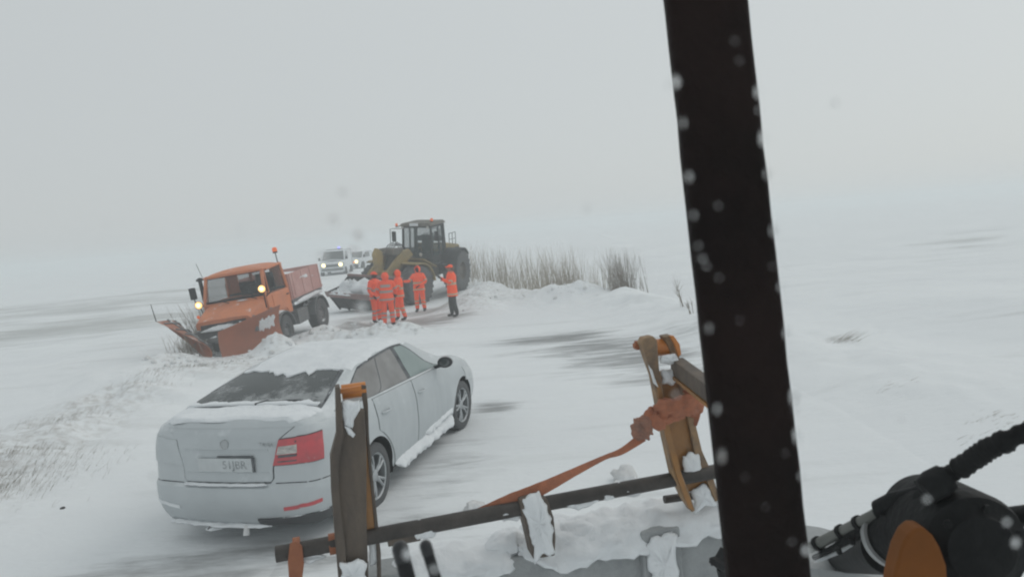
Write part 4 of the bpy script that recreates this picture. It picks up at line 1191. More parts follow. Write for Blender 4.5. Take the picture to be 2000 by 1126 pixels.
    for k in range(6): bk.hexa([(3.82, -1.4+.54*k, .27), (3.86, -1.4+.54*k, .24), (3.86, -1.32+.54*k, .24), (3.82, -1.32+.54*k, .27), (4.36, -1.4+.54*k, .93), (4.40, -1.4+.54*k, .90), (4.40, -1.32+.54*k, .90), (4.36, -1.32+.54*k, .93)])
    bo = bk.build('bucket', M['bucket'], root)
    e = fm(); e.hexa([(4.36, -1.53, .92), (4.41, -1.53, .89), (4.41, 1.53, .89), (4.36, 1.53, .92), (4.50, -1.53, 1.14), (4.53, -1.53, 1.12), (4.53, 1.53, 1.12), (4.50, 1.53, 1.14)]); e.box((3.06, 0, 1.64), (.12, 3.04, .09)); e.build('cutting_edge', M['rust_edge'], bo)
    sn = [F @ Vector(p) for p in ((3.75, -1.42, .98), (3.75, -.5, 1.02), (3.72, .5, .98), (3.75, 1.4, .9))]
    snow_strip(sn, 1.15, .52, 12, name='snow', parent=bo, rough=.35, seg=14)
    sn = [F @ Vector(p) for p in ((4.44, -1.4, 1.03), (4.44, -.7, 1.05), (4.44, .1, 1.03))]
    snow_strip(sn, .22, .16, 17, name='snow', parent=bo, rough=.6)
    return root
make_loader()

# ------------------------------------------------------------------ road crew
def fist(mb, p, d, side, r=.042):
    """gloved hand: palm, four bent fingers of unequal length and a thumb"""
    d = Vector(d).normalized(); s = d.cross(Vector((0, 0, 1))); s = s.normalized() if s.length > .1 else Vector((1, 0, 0)); u = s.cross(d).normalized()
    p = Vector(p)
    mb.tube([p-d*.03, p+d*.02, p+d*.075], [.032, .044, .038], 8, flat=.6)
    for k, ln in enumerate((.062, .075, .070, .054)):
        b = p+d*.07+s*(.033-.022*k)
        mb.tube([b, b+d*ln*.55-u*.006, b+d*ln*.85-u*.03], [.0125, .0115, .009], 6)
    b = p+d*.02+s*side*.042; mb.tube([b, b+d*.035+s*side*.022, b+d*.065+s*side*.016-u*.01], [.014, .012, .010], 6)

def person(label, loc, rz, arms, bend=0.0, stance=.0, hood=True, trousers='hivis', jacket='hivis', band='band', face='face_dark', cap=None, backpatch=False, knee=True, glove='black', hair=False, head_yaw=0, head_pitch=0, long=False):
    """faces -Y before turning by rz; arms: two lists [elbow, wrist] for his right (-x) and left (+x)"""
    root = thing('person', label, 'person', loc, (0, 0, rz), 'road crew in orange beside the loader')
    tb = lambda p: (p[0], p[1]-bend*max(0, p[2]-.95), p[2]-.5*bend*bend*max(0, p[2]-.95))
    V, E, RR = [], [], []
    def v(p, r): V.append(tb(p)); RR.append(r); return len(V)-1
    pel = v((0, 0, .95), (.165, .125)); sp = v((0, .0, 1.15), (.155, .115)); ch = v((0, 0, 1.34), (.175, .125)); nk = v((0, .0, 1.49), (.07, .07))
    hp_ = Matrix.Rotation(head_yaw, 3, 'Z') @ Matrix.Rotation(-head_pitch, 3, 'X')
    hc = Vector((0, -.02, 1.50)); hd = v(tuple(hc + hp_ @ Vector((0, -.015, .11))), (.088, .10)); ht = v(tuple(hc + hp_ @ Vector((0, -.005, .20))), (.075, .085))
    E += [(pel, sp), (sp, ch), (ch, nk), (nk, hd), (hd, ht)]
    for s in (-1, 1):
        st = stance*s
        h_ = v((s*.105, 0, .86), (.115, .12)); k = v((s*.12, -.03+st*.5, .49), (.092, .095)); a = v((s*.135, .02+st, .12), (.075, .078)); t0 = v((s*.14, .0+st, .055), (.055, .05)); t = v((s*.155, -.15+st, .045), (.045, .04))
        E += [(pel, h_), (h_, k), (k, a), (a, t0), (t0, t)]
    hands = []
    for s, (el, wr) in zip((-1, 1), arms):
        sh = v((s*.20, 0, 1.40), (.085, .085)); e = v(el, (.066, .066)); w_ = v(wr, (.050, .050)); E += [(ch, sh), (sh, e), (e, w_)]
        hands.append((s, Vector(tb(el)), Vector(tb(wr))))
    me = bpy.data.meshes.new('body'); me.from_pydata(V, E, [])
    o = bpy.data.objects.new('body', me); col.objects.link(o)
    sk = o.modifiers.new('skin', 'SKIN'); 
    if not me.skin_vertices: 
        bm = bmesh.new(); bm.from_mesh(me); bm.verts.layers.skin.verify(); bm.to_mesh(me); bm.free()
    for i, d in enumerate(me.skin_vertices[0].data): d.radius = RR[i]; d.use_root = (i == 0)
    ss = o.modifiers.new('sub', 'SUBSURF'); ss.levels = 2; ss.render_levels = 2
    bake(o); me = o.data; me.materials.clear()
    for k in (trousers, jacket, band, 'boot', face): me.materials.append(M[k])
    nkz = tb((0, 0, 1.49))[2]
    for p in me.polygons:
        c = p.center; z = c.z; p.use_smooth = True
        if z < .13: p.material_index = 3
        elif z < .90: p.material_index = 2 if (knee and (.27 < z < .33 or .40 < z < .46) and abs(c.x) < .3) else 0
        elif abs(c.x) < .13 and z > nkz - .01: p.material_index = 4
        else: p.material_index = 1
    o.parent = root
    # jacket
    rows = []; mb = MB()
    hem = .70 if long else .80
    prof = [(hem, .235, .175), (hem+.04, .235, .178), (hem+.10, .23, .176), (.98, .22, .165), (1.08, .215, .16), (1.16, .215, .16), (1.26, .222, .165), (1.35, .232, .165), (1.42, .205, .145), (1.48, .12, .11), (1.52, .085, .09)]
    nseg = 24
    for z, a, b in prof:
        row = []
        for k in range(nseg):
            an = 2*PI*k/nseg; w_ = 1+.05*mnoise.noise(Vector((math.cos(an)*2+loc[0], math.sin(an)*2, z*5)))
            row.append(tb((a*math.cos(an)*w_, b*math.sin(an)*w_, z)))
        rows.append(row)
    n = len(rows)
    vs_ = [p for r in rows for p in r]; mi = []
    fs_ = []
    for i in range(n-1):
        for k in range(nseg):
            fs_.append((i*nseg+k, i*nseg+(k+1) % nseg, (i+1)*nseg+(k+1) % nseg, (i+1)*nseg+k))
            zc = (prof[i][0]+prof[i+1][0])/2
            bnd = i == 1 or i == 4
            pt = backpatch and i in (6,) and 3 <= k <= 8
            mi.append(1 if bnd else 2 if pt else 0)
    mb.add(vs_, fs_); mb.mi = mi
    j = mb.build('jacket', [M[jacket], M[band], M['band_grey']], root, smooth=True, angle=60)
    hb = MB()
    for s, el, wr in hands:
        dr = (wr-el).normalized(); fist(hb, wr+dr*.03, dr, -s)
    hb.build('hands' if False else 'glove', M[glove], root, smooth=True)
    # sleeve bands
    for s, el, wr in hands:
        sh = Vector(tb((s*.20, 0, 1.40))); c = sh.lerp(el, .72); d = (el-sh).normalized()
        MB().lathe([(.077, -.025), (.080, -.02), (.080, .02), (.077, .025)], c, d, 14).build('sleeve_band', M[band], root, smooth=True)
    hcw = Vector(tb(tuple(hc)))
    T = Matrix.Translation(hcw) @ hp_.to_4x4()
    if hood:
        hm_ = MB(); hm_.M = T; rows = []
        for i in range(13):
            th = PI*i/12; row = []
            for k in range(21):
                ph = -PI/2 + .75 + (2*PI-1.5)*k/20
                r_ = .125 if i > 1 else .118
                row.append((r_*math.sin(th)*math.cos(ph)*.96, .012+r_*1.1*math.sin(th)*math.sin(ph), .125+.150*math.cos(th)))
            rows.append(row)
        hm_.grid(rows); hm_.grid([[tuple(Vector(p)*.97+Vector((0, 0, .003))) for p in r] for r in rows])
        hm_.build('hood', M[jacket], root, smooth=True)
    if hair:
        hm_ = MB(); hm_.M = T; hm_.grid([[(.105*math.sin(th)*math.cos(ph), .02+.115*math.sin(th)*math.sin(ph), .125+.125*math.cos(th)) for ph in lin(-.3, PI+.3, 15)] for th in lin(0, 2.0, 9)]).build('hair', M['hair'], root, smooth=True)
    if cap:
        hm_ = MB(); hm_.M = T; hm_.grid([[(.108*math.sin(th)*math.cos(ph), .0+.118*math.sin(th)*math.sin(ph), .150+.105*math.cos(th)) for ph in lin(0, 2*PI, 19)] for th in lin(0, 1.5, 8)]); hm_.tube([(-.07, -.10, .165), (0, -.16, .16), (.07, -.10, .165)], .018, 6)
        hm_.build('cap', M[cap], root, smooth=True)
    # nose and brow so the head reads as a head
    hm_ = MB(); hm_.M = T; hm_.tube([(0, -.112, .14), (0, -.135, .105), (0, -.115, .095)], [.012, .017, .012], 6)
    for s in (-1, 1): hm_.lathe([(0, 0), (.014, .002), (.010, .008), (0, .010)], (s*.034, -.105, .145), (0, -1, 0), 8)
    hm_.tube([(-.03, -.108, .06), (0, -.115, .058), (.03, -.108, .06)], .009, 6)
    hm_.build('face', M['skin'] if face == 'skin' else M['face_dark'], root, smooth=True)
    return root

def stand(u, y, dz=0):
    p = at(u, 600, y); return (p.x, y, hz(p.x, y)+dz)
person('worker in orange seen from behind, bowed, grey bands across his back', stand(757, 22.8), R(180), [[(-.30, -.05, 1.14), (-.24, -.22, 1.0)], [(.30, -.05, 1.14), (.24, -.24, 1.02)]], bend=.16, stance=.02, jacket='hivis2', trousers='hivis2', band='band_grey', backpatch=True, head_pitch=.5)
person('hooded worker in orange at the shoulder of the bowed one', stand(782, 24.8), R(-70), [[(-.30, .02, 1.12), (-.27, -.12, .93)], [(.28, -.08, 1.13), (.20, -.30, 1.05)]], stance=.10)
person('worker in an orange cap half hidden behind the bowed one', stand(735, 24.2), R(60), [[(-.30, .0, 1.12), (-.26, -.15, .95)], [(.30, -.05, 1.12), (.22, -.25, 1.05)]], hood=False, cap='hivis2', jacket='hivis2', trousers='hivis2', face='face_dark', band='band_grey')
person('hooded worker in orange pointing sideways in front of the loader wheel', stand(822, 27.4), R(-12), [[(-.34, -.10, 1.20), (-.52, -.28, 1.22)], [(.31, -.02, 1.14), (.10, -.24, 1.02)]], stance=.03)
person('worker in orange jacket and dark trousers holding something to his face', stand(886, 23.9), R(-75), [[(-.30, -.12, 1.16), (-.14, -.34, 1.34)], [(.28, -.10, 1.14), (.12, -.32, 1.30)]], stance=.06, hood=False, cap='hivis', trousers='trousers', face='skin', hair=True, knee=False, long=True, head_pitch=.15)

# ------------------------------------------------------------------ the vehicles queued behind
def simple_vehicle(name, label, cat, loc, rz, prof, hw, wr, lights, m='white_van', ws=None, beacon_at=None, wheels=((.0,), (2.7,))):
    root = thing(name, label, cat, loc, (0, 0, rz))
    mb = MB(); n = len(prof); sec = []
    for s, ins in ((-1, .10), (-1, 0), (1, 0), (1, .10)):
        sec.append([(x, s*(hw-ins-(.0 if z < 1.0 else .10*(z-1.0))), z if ins == 0 else z+(.03 if z > .5 else 0)) for x, z in prof])
    vs_ = [p for r in sec for p in r]
    fs_ = [(a*n+k, a*n+(k+1) % n, (a+1)*n+(k+1) % n, (a+1)*n+k) for a in range(3) for k in range(n)] + [tuple(range(n)), tuple(range(3*n, 4*n))]
    mb.add(vs_, fs_).build('body', M[m], root, smooth=True, angle=28, bevel=.02)
    (x0, z0, w0), (x1, z1, w1) = ws
    MB().hexa([(x0+.0, -w0, z0), (x0+.03, -w0, z0+.01), (x0+.03, w0, z0+.01), (x0, w0, z0), (x1, -w1, z1), (x1+.03, -w1, z1+.01), (x1+.03, w1, z1+.01), (x1, w1, z1)]).build('windscreen', M['truck_glass'], root)
    xf = max(p[0] for p in prof)
    for s in (-1, 1):
        MB().hexa([(x1-1.3, s*(hw-.14), z0+.02), (x0-.12, s*(hw-.08), z0+.02), (x0-.12, s*(hw-.04), z0+.02), (x1-1.3, s*(hw-.10), z0+.02), (x1-1.2, s*(hw-.2), z1-.06), (x1-.1, s*(hw-.2), z1-.06), (x1-.1, s*(hw-.10), z1-.06), (x1-1.2, s*(hw-.10), z1-.06)]).build('side_window', M['truck_glass'], root)
        for x in (x0-2.9, x0+.05):
            MB().lathe([(.0, -.1), (wr, -.1), (wr, .1), (wr*.6, .1), (wr*.55, .06), (0, .06)], (x, s*(hw-.09), wr), (0, s, 0), 24).build('wheel', M['tyre'], root, smooth=True, angle=40)
        MB().box((x0-.05, s*(hw+.08), z0+.12), (.1, .16, .22)).build('wing_mirror', M['black'], root, bevel=.02)
    gx_ = xf-.03
    g = MB().box((gx_, 0, lights[0]-.06), (.10, hw*1.0, .16)).build('grille', M['black'], root, bevel=.01)
    for k in range(3): MB().box((gx_+.055, 0, lights[0]-.11+.05*k), (.02, hw*.95, .014)).build('slat', M['chrome'], g)
    MB().box((gx_-.02, 0, lights[0]-.36), (.16, hw*1.7, .14)).build('bumper', M['chassis'], root, bevel=.02)
    for s in (-1, 1):
        lamp(root, (gx_+.06, s*lights[1], lights[0]), .17, (1, 0, 0), 'headlight', 'chrome', 'headlight_on')
        if lights[2] and s > 0: lamp(root, (gx_+.05, s*(lights[1]-.24), lights[0]-.05), .075, (1, 0, 0), 'indicator', 'chrome', 'indicator_on')
    if beacon_at: 
        beacon(root, (beacon_at[0], .35, beacon_at[1]+.02), .11, .18, m='blue_on')
        MB().box((beacon_at[0], 0, beacon_at[1]), (.2, 1.3, .05)).build('light_bar', M['black'], root)
    snow_strip([(x0+.1, -hw*.6, z0-.02), (x0+.12, 0, z0-.01), (x0+.1, hw*.6, z0-.02)], .35, .06, 4, name='snow', parent=root)
    return root
vx = at(652, 520, 46.0)
simple_vehicle('van', 'white van with a blue beacon and lit headlights behind the loader bucket', 'van', (vx.x*1.22-.3, 59.0, hz(vx.x*1.22, 59)-.12), R(-86),
    [(-1.6, .35), (2.95, .35), (3.02, .75), (2.95, 1.02), (2.45, 1.22), (1.72, 1.92), (1.40, 2.05), (-1.55, 2.08), (-1.65, 1.9)], .98, .34, (.90, .66, False), ws=((2.40, 1.26, .84), (1.74, 1.92, .74)), beacon_at=(1.2, 2.07))
vx = at(704, 530, 56.0)
simple_vehicle('car', 'white car with lit headlights and an amber indicator behind the van', 'car', (vx.x*1.19+.1, 68.0, hz(vx.x*1.19, 68)-.0), R(-98),
    [(-1.0, .32), (3.55, .32), (3.66, .62), (3.45, .84), (2.62, .98), (1.75, 1.52), (.6, 1.56), (-.2, 1.42), (-.85, 1.05), (-1.0, .9)], .92, .32, (.68, .64, True), ws=((2.58, 1.0, .76), (1.78, 1.50, .62)))
# ==PLANTS==

# ------------------------------------------------------------------ reeds, bushes and grass sticking out of the snow
def blades(n, place, hmin, hmax, r, lean, name, m, seed, bend=.15, branch=0):
    rnd = random.Random(seed); vs, fs = [], []
    def stem(p, d, ln, r0, bd):
        a = d.orthogonal().normalized(); b = d.cross(a); i0 = len(vs); segs = 3
        for i in range(segs+1):
            t = i/segs; c = p + d*ln*t + bd*ln*t*t; rr = r0*(1-.8*t)
            for k in range(3):
                an = 2*PI*k/3; vs.append(c + (a*math.cos(an)+b*math.sin(an))*rr)
        for i in range(segs):
            for k in range(3): fs.append((i0+i*3+k, i0+i*3+(k+1) % 3, i0+(i+1)*3+(k+1) % 3, i0+(i+1)*3+k))
        return lambda t: p + d*ln*t + bd*ln*t*t
    for _ in range(n):
        x, y = place(rnd); z = hz(x, y)-.03
        d = Vector((lean[0]+rnd.gauss(0, .13), lean[1]+rnd.gauss(0, .13), 1)).normalized()
        ln = hmin+(hmax-hmin)*rnd.random()**1.2
        bd = Vector((rnd.gauss(lean[0], .2), rnd.gauss(0, .2), -.1))*bend
        f = stem(Vector((x, y, z)), d, ln, r*(.6+.8*rnd.random()), bd)
        for k in range(branch):
            t = rnd.uniform(.3, .8); dd = (d+Vector((rnd.gauss(0, .45), rnd.gauss(0, .45), .1))).normalized()
            stem(f(t), dd, ln*(1-t)*rnd.uniform(.4, .8), r*.5, bd*.5)
    mb = MB(); mb.v = [tuple(v) for v in vs]; mb.f = fs; mb.mi = [0]*len(fs)
    return mb.build(name, M[m], recalc=False)
def along(poly, sd, bias=1):
    def f(rnd):
        t = rnd.random()**bias * (len(poly)-1); i = min(int(t), len(poly)-2); t -= i
        return poly[i][0]+(poly[i+1][0]-poly[i][0])*t + rnd.gauss(0, sd), poly[i][1]+(poly[i+1][1]-poly[i][1])*t + rnd.gauss(0, sd)
    return f
def disc(x, y, rx, ry=None):
    return lambda rnd: (x+rnd.gauss(0, rx), y+rnd.gauss(0, ry or rx))
tag(blades(720, along([(-3.4, 42.5), (-1.5, 37), (.4, 32.5), (1.75, 29.5), (2.4, 28.6)], .42), .6, 2.15, .009, (-.03, 0), 'dry_reeds', 'reed', 1, bend=.32, branch=1), kind='stuff')
tag(blades(110, along([(2.0, 29.2), (2.9, 28.0), (3.7, 27.0)], .35), .4, 1.5, .007, (-.03, 0), 'thin_reeds', 'reed', 21, branch=1), kind='stuff')
tag(blades(250, disc(3.95, 25.2, .34, .4), .4, 1.75, .0065, (-.10, 0), 'bush', 'twig', 2, branch=3), 'dense brown leafless bush on the snow bank by the road', 'bush')
def sapling(x, y, h, seed, label, group=None, m='twig', lean=(-.12, 0), sp=.05):
    o = blades(4, disc(x, y, sp), h*.75, h, .011, lean, 'sapling', m, seed, branch=5, bend=.22)
    return tag(o, label, 'sapling', group)
p = at(1232, 585, 24.6); sapling(p.x, 24.6, 1.75, 5, 'tallest bare stems rising beside the dense bush')
p = at(1334, 630, 19.0); sapling(p.x, 19.0, 1.0, 6, 'bent bare twigs alone on the slope beside the dark pillar')
p = at(1352, 660, 17.5); sapling(p.x, 17.5, .5, 7, 'short bare twig low on the slope beside the dark pillar')
tag(blades(150, along([(-9.0, 20.4), (-9.2, 21.4), (-9.3, 22.6)], .2), .7, 1.7, .0085, (-.16, 0), 'roadside_bush', 'twig', 8, branch=2), 'thin leafless brush in the ditch behind the snow plough', 'bush')
tag(blades(60, disc(-8.75, 19.1, .2, .25), .3, .75, .008, (-.2, 0), 'roadside_bush', 'twig', 9, branch=2), 'low bare brush in front of the plough blade tip', 'bush')
# wind-combed grass on the left verge
def grass_place(rnd):
    i = rnd.choice([0, 0, 0, 1, 1, 2, 3]); c = [(-6.2, 8.1, .35, .5), (-6.5, 9.2, .5, .35), (-7.4, 11.3, .45, .35), (-6.5, 8.6, .6, .6)][i]
    return rnd.gauss(c[0], c[2]), rnd.gauss(c[1], c[3])
tag(blades(1500, grass_place, .05, .18, .0021, (.5, -.1), 'verge_grass', 'twig', 10, bend=.5), kind='stuff')
tag(blades(520, along([(-7.4, 13.4), (-7.9, 16.2), (-7.2, 16.9)], .4), .05, .16, .003, (.5, -.1), 'ditch_grass', 'twig', 12, bend=.4), kind='stuff')
p_ = [(5.77, 12.7, 55, .3), (9.6, 9.6, 40, .22), (8.4, 10.4, 26, .22), (4.6, 8.9, 30, .12), (5.1, 7.6, 40, .10), (4.7, 7.2, 25, .1)]
for i, (x, y, n, h) in enumerate(p_):
    lab = ['dark flattened grass tuft alone in the snow right of the pillar', 'wispy grass tuft at the right edge of the snow field', 'faint grass wisps in the snow left of the wispy tuft', 'sparse stubble in the snow above the hydraulic pipes', 'stubble patch just above the grey hydraulic pipe', 'small stubble patch nearest the hydraulic cylinder'][i]
    tag(blades(n, disc(x, y, .16, .09), h*.4, h, .003, (.9, -.3), 'grass_tuft', 'twig', 30+i, bend=.5), lab, 'grass tuft')

def clump(name, x, y, r, seed, m, squash=.7):
    bm = bmesh.new(); bmesh.ops.create_icosphere(bm, subdivisions=3, radius=r)
    for v in bm.verts:
        n_ = v.co.normalized(); k = 1+.5*mnoise.noise(n_*1.8+Vector((seed, 0, 0)))+.25*mnoise.noise(n_*5+Vector((seed, 3, 0)))
        v.co = Vector((v.co.x*k, v.co.y*k, v.co.z*k*squash))
    me = bpy.data.meshes.new(name); bm.to_mesh(me); bm.free(); me.materials.append(M[m])
    for p in me.polygons: p.use_smooth = True
    o = bpy.data.objects.new(name, me); col.objects.link(o); o.location = (x, y, hz(x, y)+r*.15); return o
g = at(122, 992, 7.4); tag(clump('clod', g.x, 7.4, .022, 1, 'clod'), 'tiny dark clod alone on the snow left of the car', 'clod')
tag(clump('snow_lump', -.50, 6.45, .10, 2, 'dirty_snow'), 'greyish snow lump beside the strap', 'snow lump')
tag(clump('snow_lump', .95, 6.85, .13, 3, 'dirty_snow', 1.0), 'pointed grey snow lump between strap and tall lug', 'snow lump')
# broken snow thrown up by the plough
rnd = random.Random(5); lm = MB()
for k in range(260):
    c = rnd.choice([(-7.3, 18.0, .8, .5), (-6.3, 18.7, .5, .5), (-5.6, 21.2, .6, .6), (-8.8, 18.4, .5, .6), (-3.9, 20.3, .9, .25), (-5.3, 23.0, .6, .6), (2.1, 25.0, .5, .5), (-1.6, 26.5, .8, 1.0)])
    x, y = rnd.gauss(c[0], c[2]), rnd.gauss(c[1], c[3]); r = .02+.075*rnd.random()**3
    bm = bmesh.new(); bmesh.ops.create_icosphere(bm, subdivisions=1, radius=r)
    z = hz(x, y)+r*.2
    vs_ = [Vector((x, y, z)) + v.co*(1+.5*mnoise.noise(v.co*20+Vector((k, 0, 0)))) for v in bm.verts]
    lm.add(vs_, [tuple(v.index for v in f.verts) for f in bm.faces]); bm.free()
tag(lm.build('snow_chunks', M['dirty_snow'], smooth=True, angle=60), kind='stuff')

# ------------------------------------------------------------------ the machine we sit in: coupler frame, strap, pillar, arm
def cd(u): return 2.55 + .38*(u-640)/760           # the frame stands a little askew
def px_prism(mb, poly, y, th, dy=0):
    """plate with the outline poly, standing square to the cab at distance y (or along the frame), th thick"""
    P = [at(u, v, (y if y else cd(u))+dy) for u, v in poly]
    c = sum(P, Vector())/len(P); n = Vector((0, 0, 0))
    for a, b in zip(P, P[1:]+P[:1]): n += (a-c).cross(b-c)
    n.normalize()
    if n.y < 0: n = -n
    mb.prism(P, n*th); return mb
fo = at(700, 1120, cd(700))
fr = thing('coupler_frame', 'snow caked coupler frame with two tall orange and brown lugs', 'coupler frame', tuple(fo))
def fb(mb, name, m, parent=None, **k): return mb.build(name, M[m], parent or fr, org=fo, **k)
def bar(u0, v0, u1, v1, rpx, y0=None, y1=None, dy=0, n=2):
    P = [at(u0+(u1-u0)*t, v0+(v1-v0)*t, (y0 if y0 else cd(u0+(u1-u0)*t)) if not y1 else y0+(y1-y0)*t) + Vector((0, dy, 0)) for t in lin(0, 1, n)]
    return P, rpx*P[0].y/FPX
# cross bar
P, r_ = bar(530, 1094, 1560, 898, 16.5, dy=.05)
cb_ = fb(MB().tube(P, r_, 24), 'cross_bar', 'steel_dark', smooth=True, angle=40)
P, r_ = bar(636, 1074, 676, 1066, 21, dy=.05); fb(MB().tube(P, r_, 24), 'collar', 'rust_orange', smooth=True, angle=40)
P, r_ = bar(566, 1087, 580, 1084, 26, dy=.05); fb(MB().tube(P, r_, 24), 'end_disc', 'rust_orange', smooth=True, angle=40)
fb(px_prism(MB(), [(566, 1062), (577, 1056), (590, 1066), (594, 1100), (588, 1150), (566, 1150), (562, 1098)], None, .012), 'end_plate', 'rust_orange', bevel=.003)
P, r_ = bar(1352, 940, 1404, 930, 19, dy=.05); 
P, r_ = bar(752, 1058, 815, 1046, 20, dy=.05); fb(MB().tube(P, r_, 24), 'collar', 'steel_brown', smooth=True, angle=40)
# left lug: web, two side plates, boss
w = fb(px_prism(MB(), [(664, 800), (712, 800), (716, 880), (716, 1010), (722, 1190), (668, 1190), (660, 1060), (652, 960), (648, 895), (658, 850)], None, .03), 'lug_web', 'steel_brown', bevel=.004)
fb(px_prism(MB(), [(655, 757), (664, 754), (668, 800), (672, 850), (662, 900), (662, 960), (674, 1060), (682, 1190), (666, 1190), (655, 1060), (647, 960), (645, 893), (657, 848), (656, 800)], None, .05, -.02), 'side_plate', 'steel_brown', bevel=.003)
fb(px_prism(MB(), [(704, 752), (715, 752), (719, 790), (721, 850), (727, 920), (736, 1000), (744, 1080), (746, 1190), (739, 1190), (736, 1080), (729, 1000), (721, 920), (715, 850), (711, 800)], None, .03, .03), 'side_plate', 'steel_brown', bevel=.003)
fb(px_prism(MB(), [(712, 850), (720, 850), (726, 920), (734, 1010), (735, 1030), (714, 1036), (714, 960)], None, .008, .035), 'orange_web', 'ochre', bevel=.002)
P, r_ = bar(660, 773, 708, 766, 15, dy=.06); fb(MB().tube(P, r_, 24), 'pin_boss', 'orange_paint', smooth=True, angle=40)
fb(px_prism(MB(), [(664, 760), (706, 753), (706, 762), (664, 769)], None, .02, .02), 'boss_cap', 'orange_paint', bevel=.002)
def snow_px(poly_pts, wid, hei, seed, dy=-.005, up=(0, -.75, .66), rough=.5, parent=None, m='snow', sub=6):
    return snow_strip([at(u, v, cd(u)+.05) + Vector(up)*.029 - fo for u, v in poly_pts], wid, hei, seed, name='snow', parent=parent or fr, upv=up, rough=rough, m=m, sub=sub)
def snow_sheet(poly, th, seed, dy=-.002, parent=None):
    """patch of snow stuck to a plate: ragged outline, thin and domed"""
    P = [at(u, v, cd(u)+dy)-fo for u, v in poly]
    Q = []
    for a, b in zip(P, P[1:]+P[:1]):
        for k in range(9):
            p = a.lerp(b, k/9); Q.append(p)
    c = sum(Q, Vector())/len(Q)
    Q = [c+(p-c)*(1+.30*mnoise.noise(p*28+Vector((seed, 0, 0)))+.10*mnoise.noise(p*80+Vector((seed, 0, 0)))+.035*mnoise.noise(p*200)) for p in Q]
    n = Vector((0, -1, .15)).normalized(); mb = MB(); rings = []
    for s, h in ((1, 0), (.90, .35), (.68, .7), (.35, .85)):
        rings.append([c+(p-c)*s+n*th*h*(1+.5*mnoise.noise(p*60+Vector((0, seed, s*5)))) for p in Q])
    m_ = len(Q); vs_ = [p for r in rings for p in r]+[c+n*th]
    fs_ = [(i*m_+k, i*m_+(k+1) % m_, (i+1)*m_+(k+1) % m_, (i+1)*m_+k) for i in range(3) for k in range(m_)]+[(3*m_+k, 3*m_+(k+1) % m_, 4*m_) for k in range(m_)]
    fs_.append(tuple(range(m_)))
    return mb.add(vs_, fs_).build('snow', M['snow'], parent or fr, smooth=True, angle=180)
snow_sheet([(668, 782), (704, 778), (702, 800), (692, 822), (688, 836), (674, 830), (668, 812)], .015, 1)
snow_sheet([(673, 832), (684, 834), (694, 848), (690, 855), (680, 848)], .008, 2)
snow_sheet([(718, 970), (732, 972), (736, 1010), (722, 1022)], .010, 3, .05)
snow_sheet([(718, 1036), (736, 1032), (742, 1100), (722, 1110)], .012, 4, .05)
snow_sheet([(664, 1098), (700, 1090), (716, 1100), (718, 1150), (664, 1160)], .02, 5, -.02)
# right lug
fb(px_prism(MB(), [(1290, 725), (1330, 720), (1345, 790), (1360, 860), (1376, 930), (1384, 948), (1340, 962), (1322, 900), (1306, 830), (1296, 770)], None, .02, .05), 'lug_web', 'ochre', bevel=.004)
fb(px_prism(MB(), [(1253, 672), (1258, 660), (1276, 656), (1284, 664), (1288, 720), (1300, 790), (1312, 850), (1328, 915), (1346, 960), (1358, 996), (1352, 1000), (1336, 975), (1316, 932), (1300, 860), (1288, 800), (1276, 735)], None, .05, .0), 'side_plate', 'ochre_worn', bevel=.004)
fb(px_prism(MB(), [(1283, 740), (1293, 760), (1310, 840), (1334, 935), (1356, 996), (1346, 992), (1322, 930), (1300, 850), (1288, 790)], None, .01, -.012), 'plate_face', 'ochre', bevel=.002)
fb(px_prism(MB(), [(1296, 657), (1312, 654), (1322, 662), (1330, 690), (1326, 702), (1350, 790), (1372, 880), (1392, 925), (1406, 975), (1398, 980), (1380, 935), (1360, 900), (1344, 820), (1326, 740), (1316, 700)], None, .05, .03), 'side_plate', 'ochre_worn', bevel=.004)
fb(px_prism(MB(), [(1308, 655), (1316, 655), (1328, 672), (1331, 692), (1326, 696), (1318, 672)], None, .012, .0), 'plate_rim', 'orange_paint', bevel=.002)
P, r_ = bar(1276, 686, 1318, 680, 17, dy=.07); fb(MB().tube(P, r_, 24), 'pin_boss', 'orange_paint', smooth=True, angle=40)
P, r_ = bar(1243, 680, 1262, 677, 6, dy=.06); pn = MB().tube(P, r_, 12); P, r_ = bar(1247, 679, 1252, 678, 8, dy=.06); pn.tube(P, r_*1.25, 6); fb(pn, 'pin_bolt', 'rust_orange')
P, r_ = bar(1340, 941, 1392, 932, 12, dy=.06); fb(MB().tube(P, r_, 16), 'collar', 'rust_orange', smooth=True, angle=40)
snow_sheet([(1290, 722), (1322, 718), (1328, 740), (1312, 752), (1296, 748)], .02, 6, .03)
snow_sheet([(1292, 694), (1318, 690), (1326, 708), (1306, 712), (1290, 708)], .02, 16, .01)
snow_sheet([(1330, 886), (1364, 882), (1374, 925), (1366, 936), (1352, 942), (1338, 936)], .012, 7, .03)
snow_sheet([(1346, 958), (1382, 940), (1398, 985), (1360, 998)], .02, 8, .04)
snow_sheet([(1266, 712), (1274, 722), (1284, 752), (1276, 748)], .01, 18, -.012)
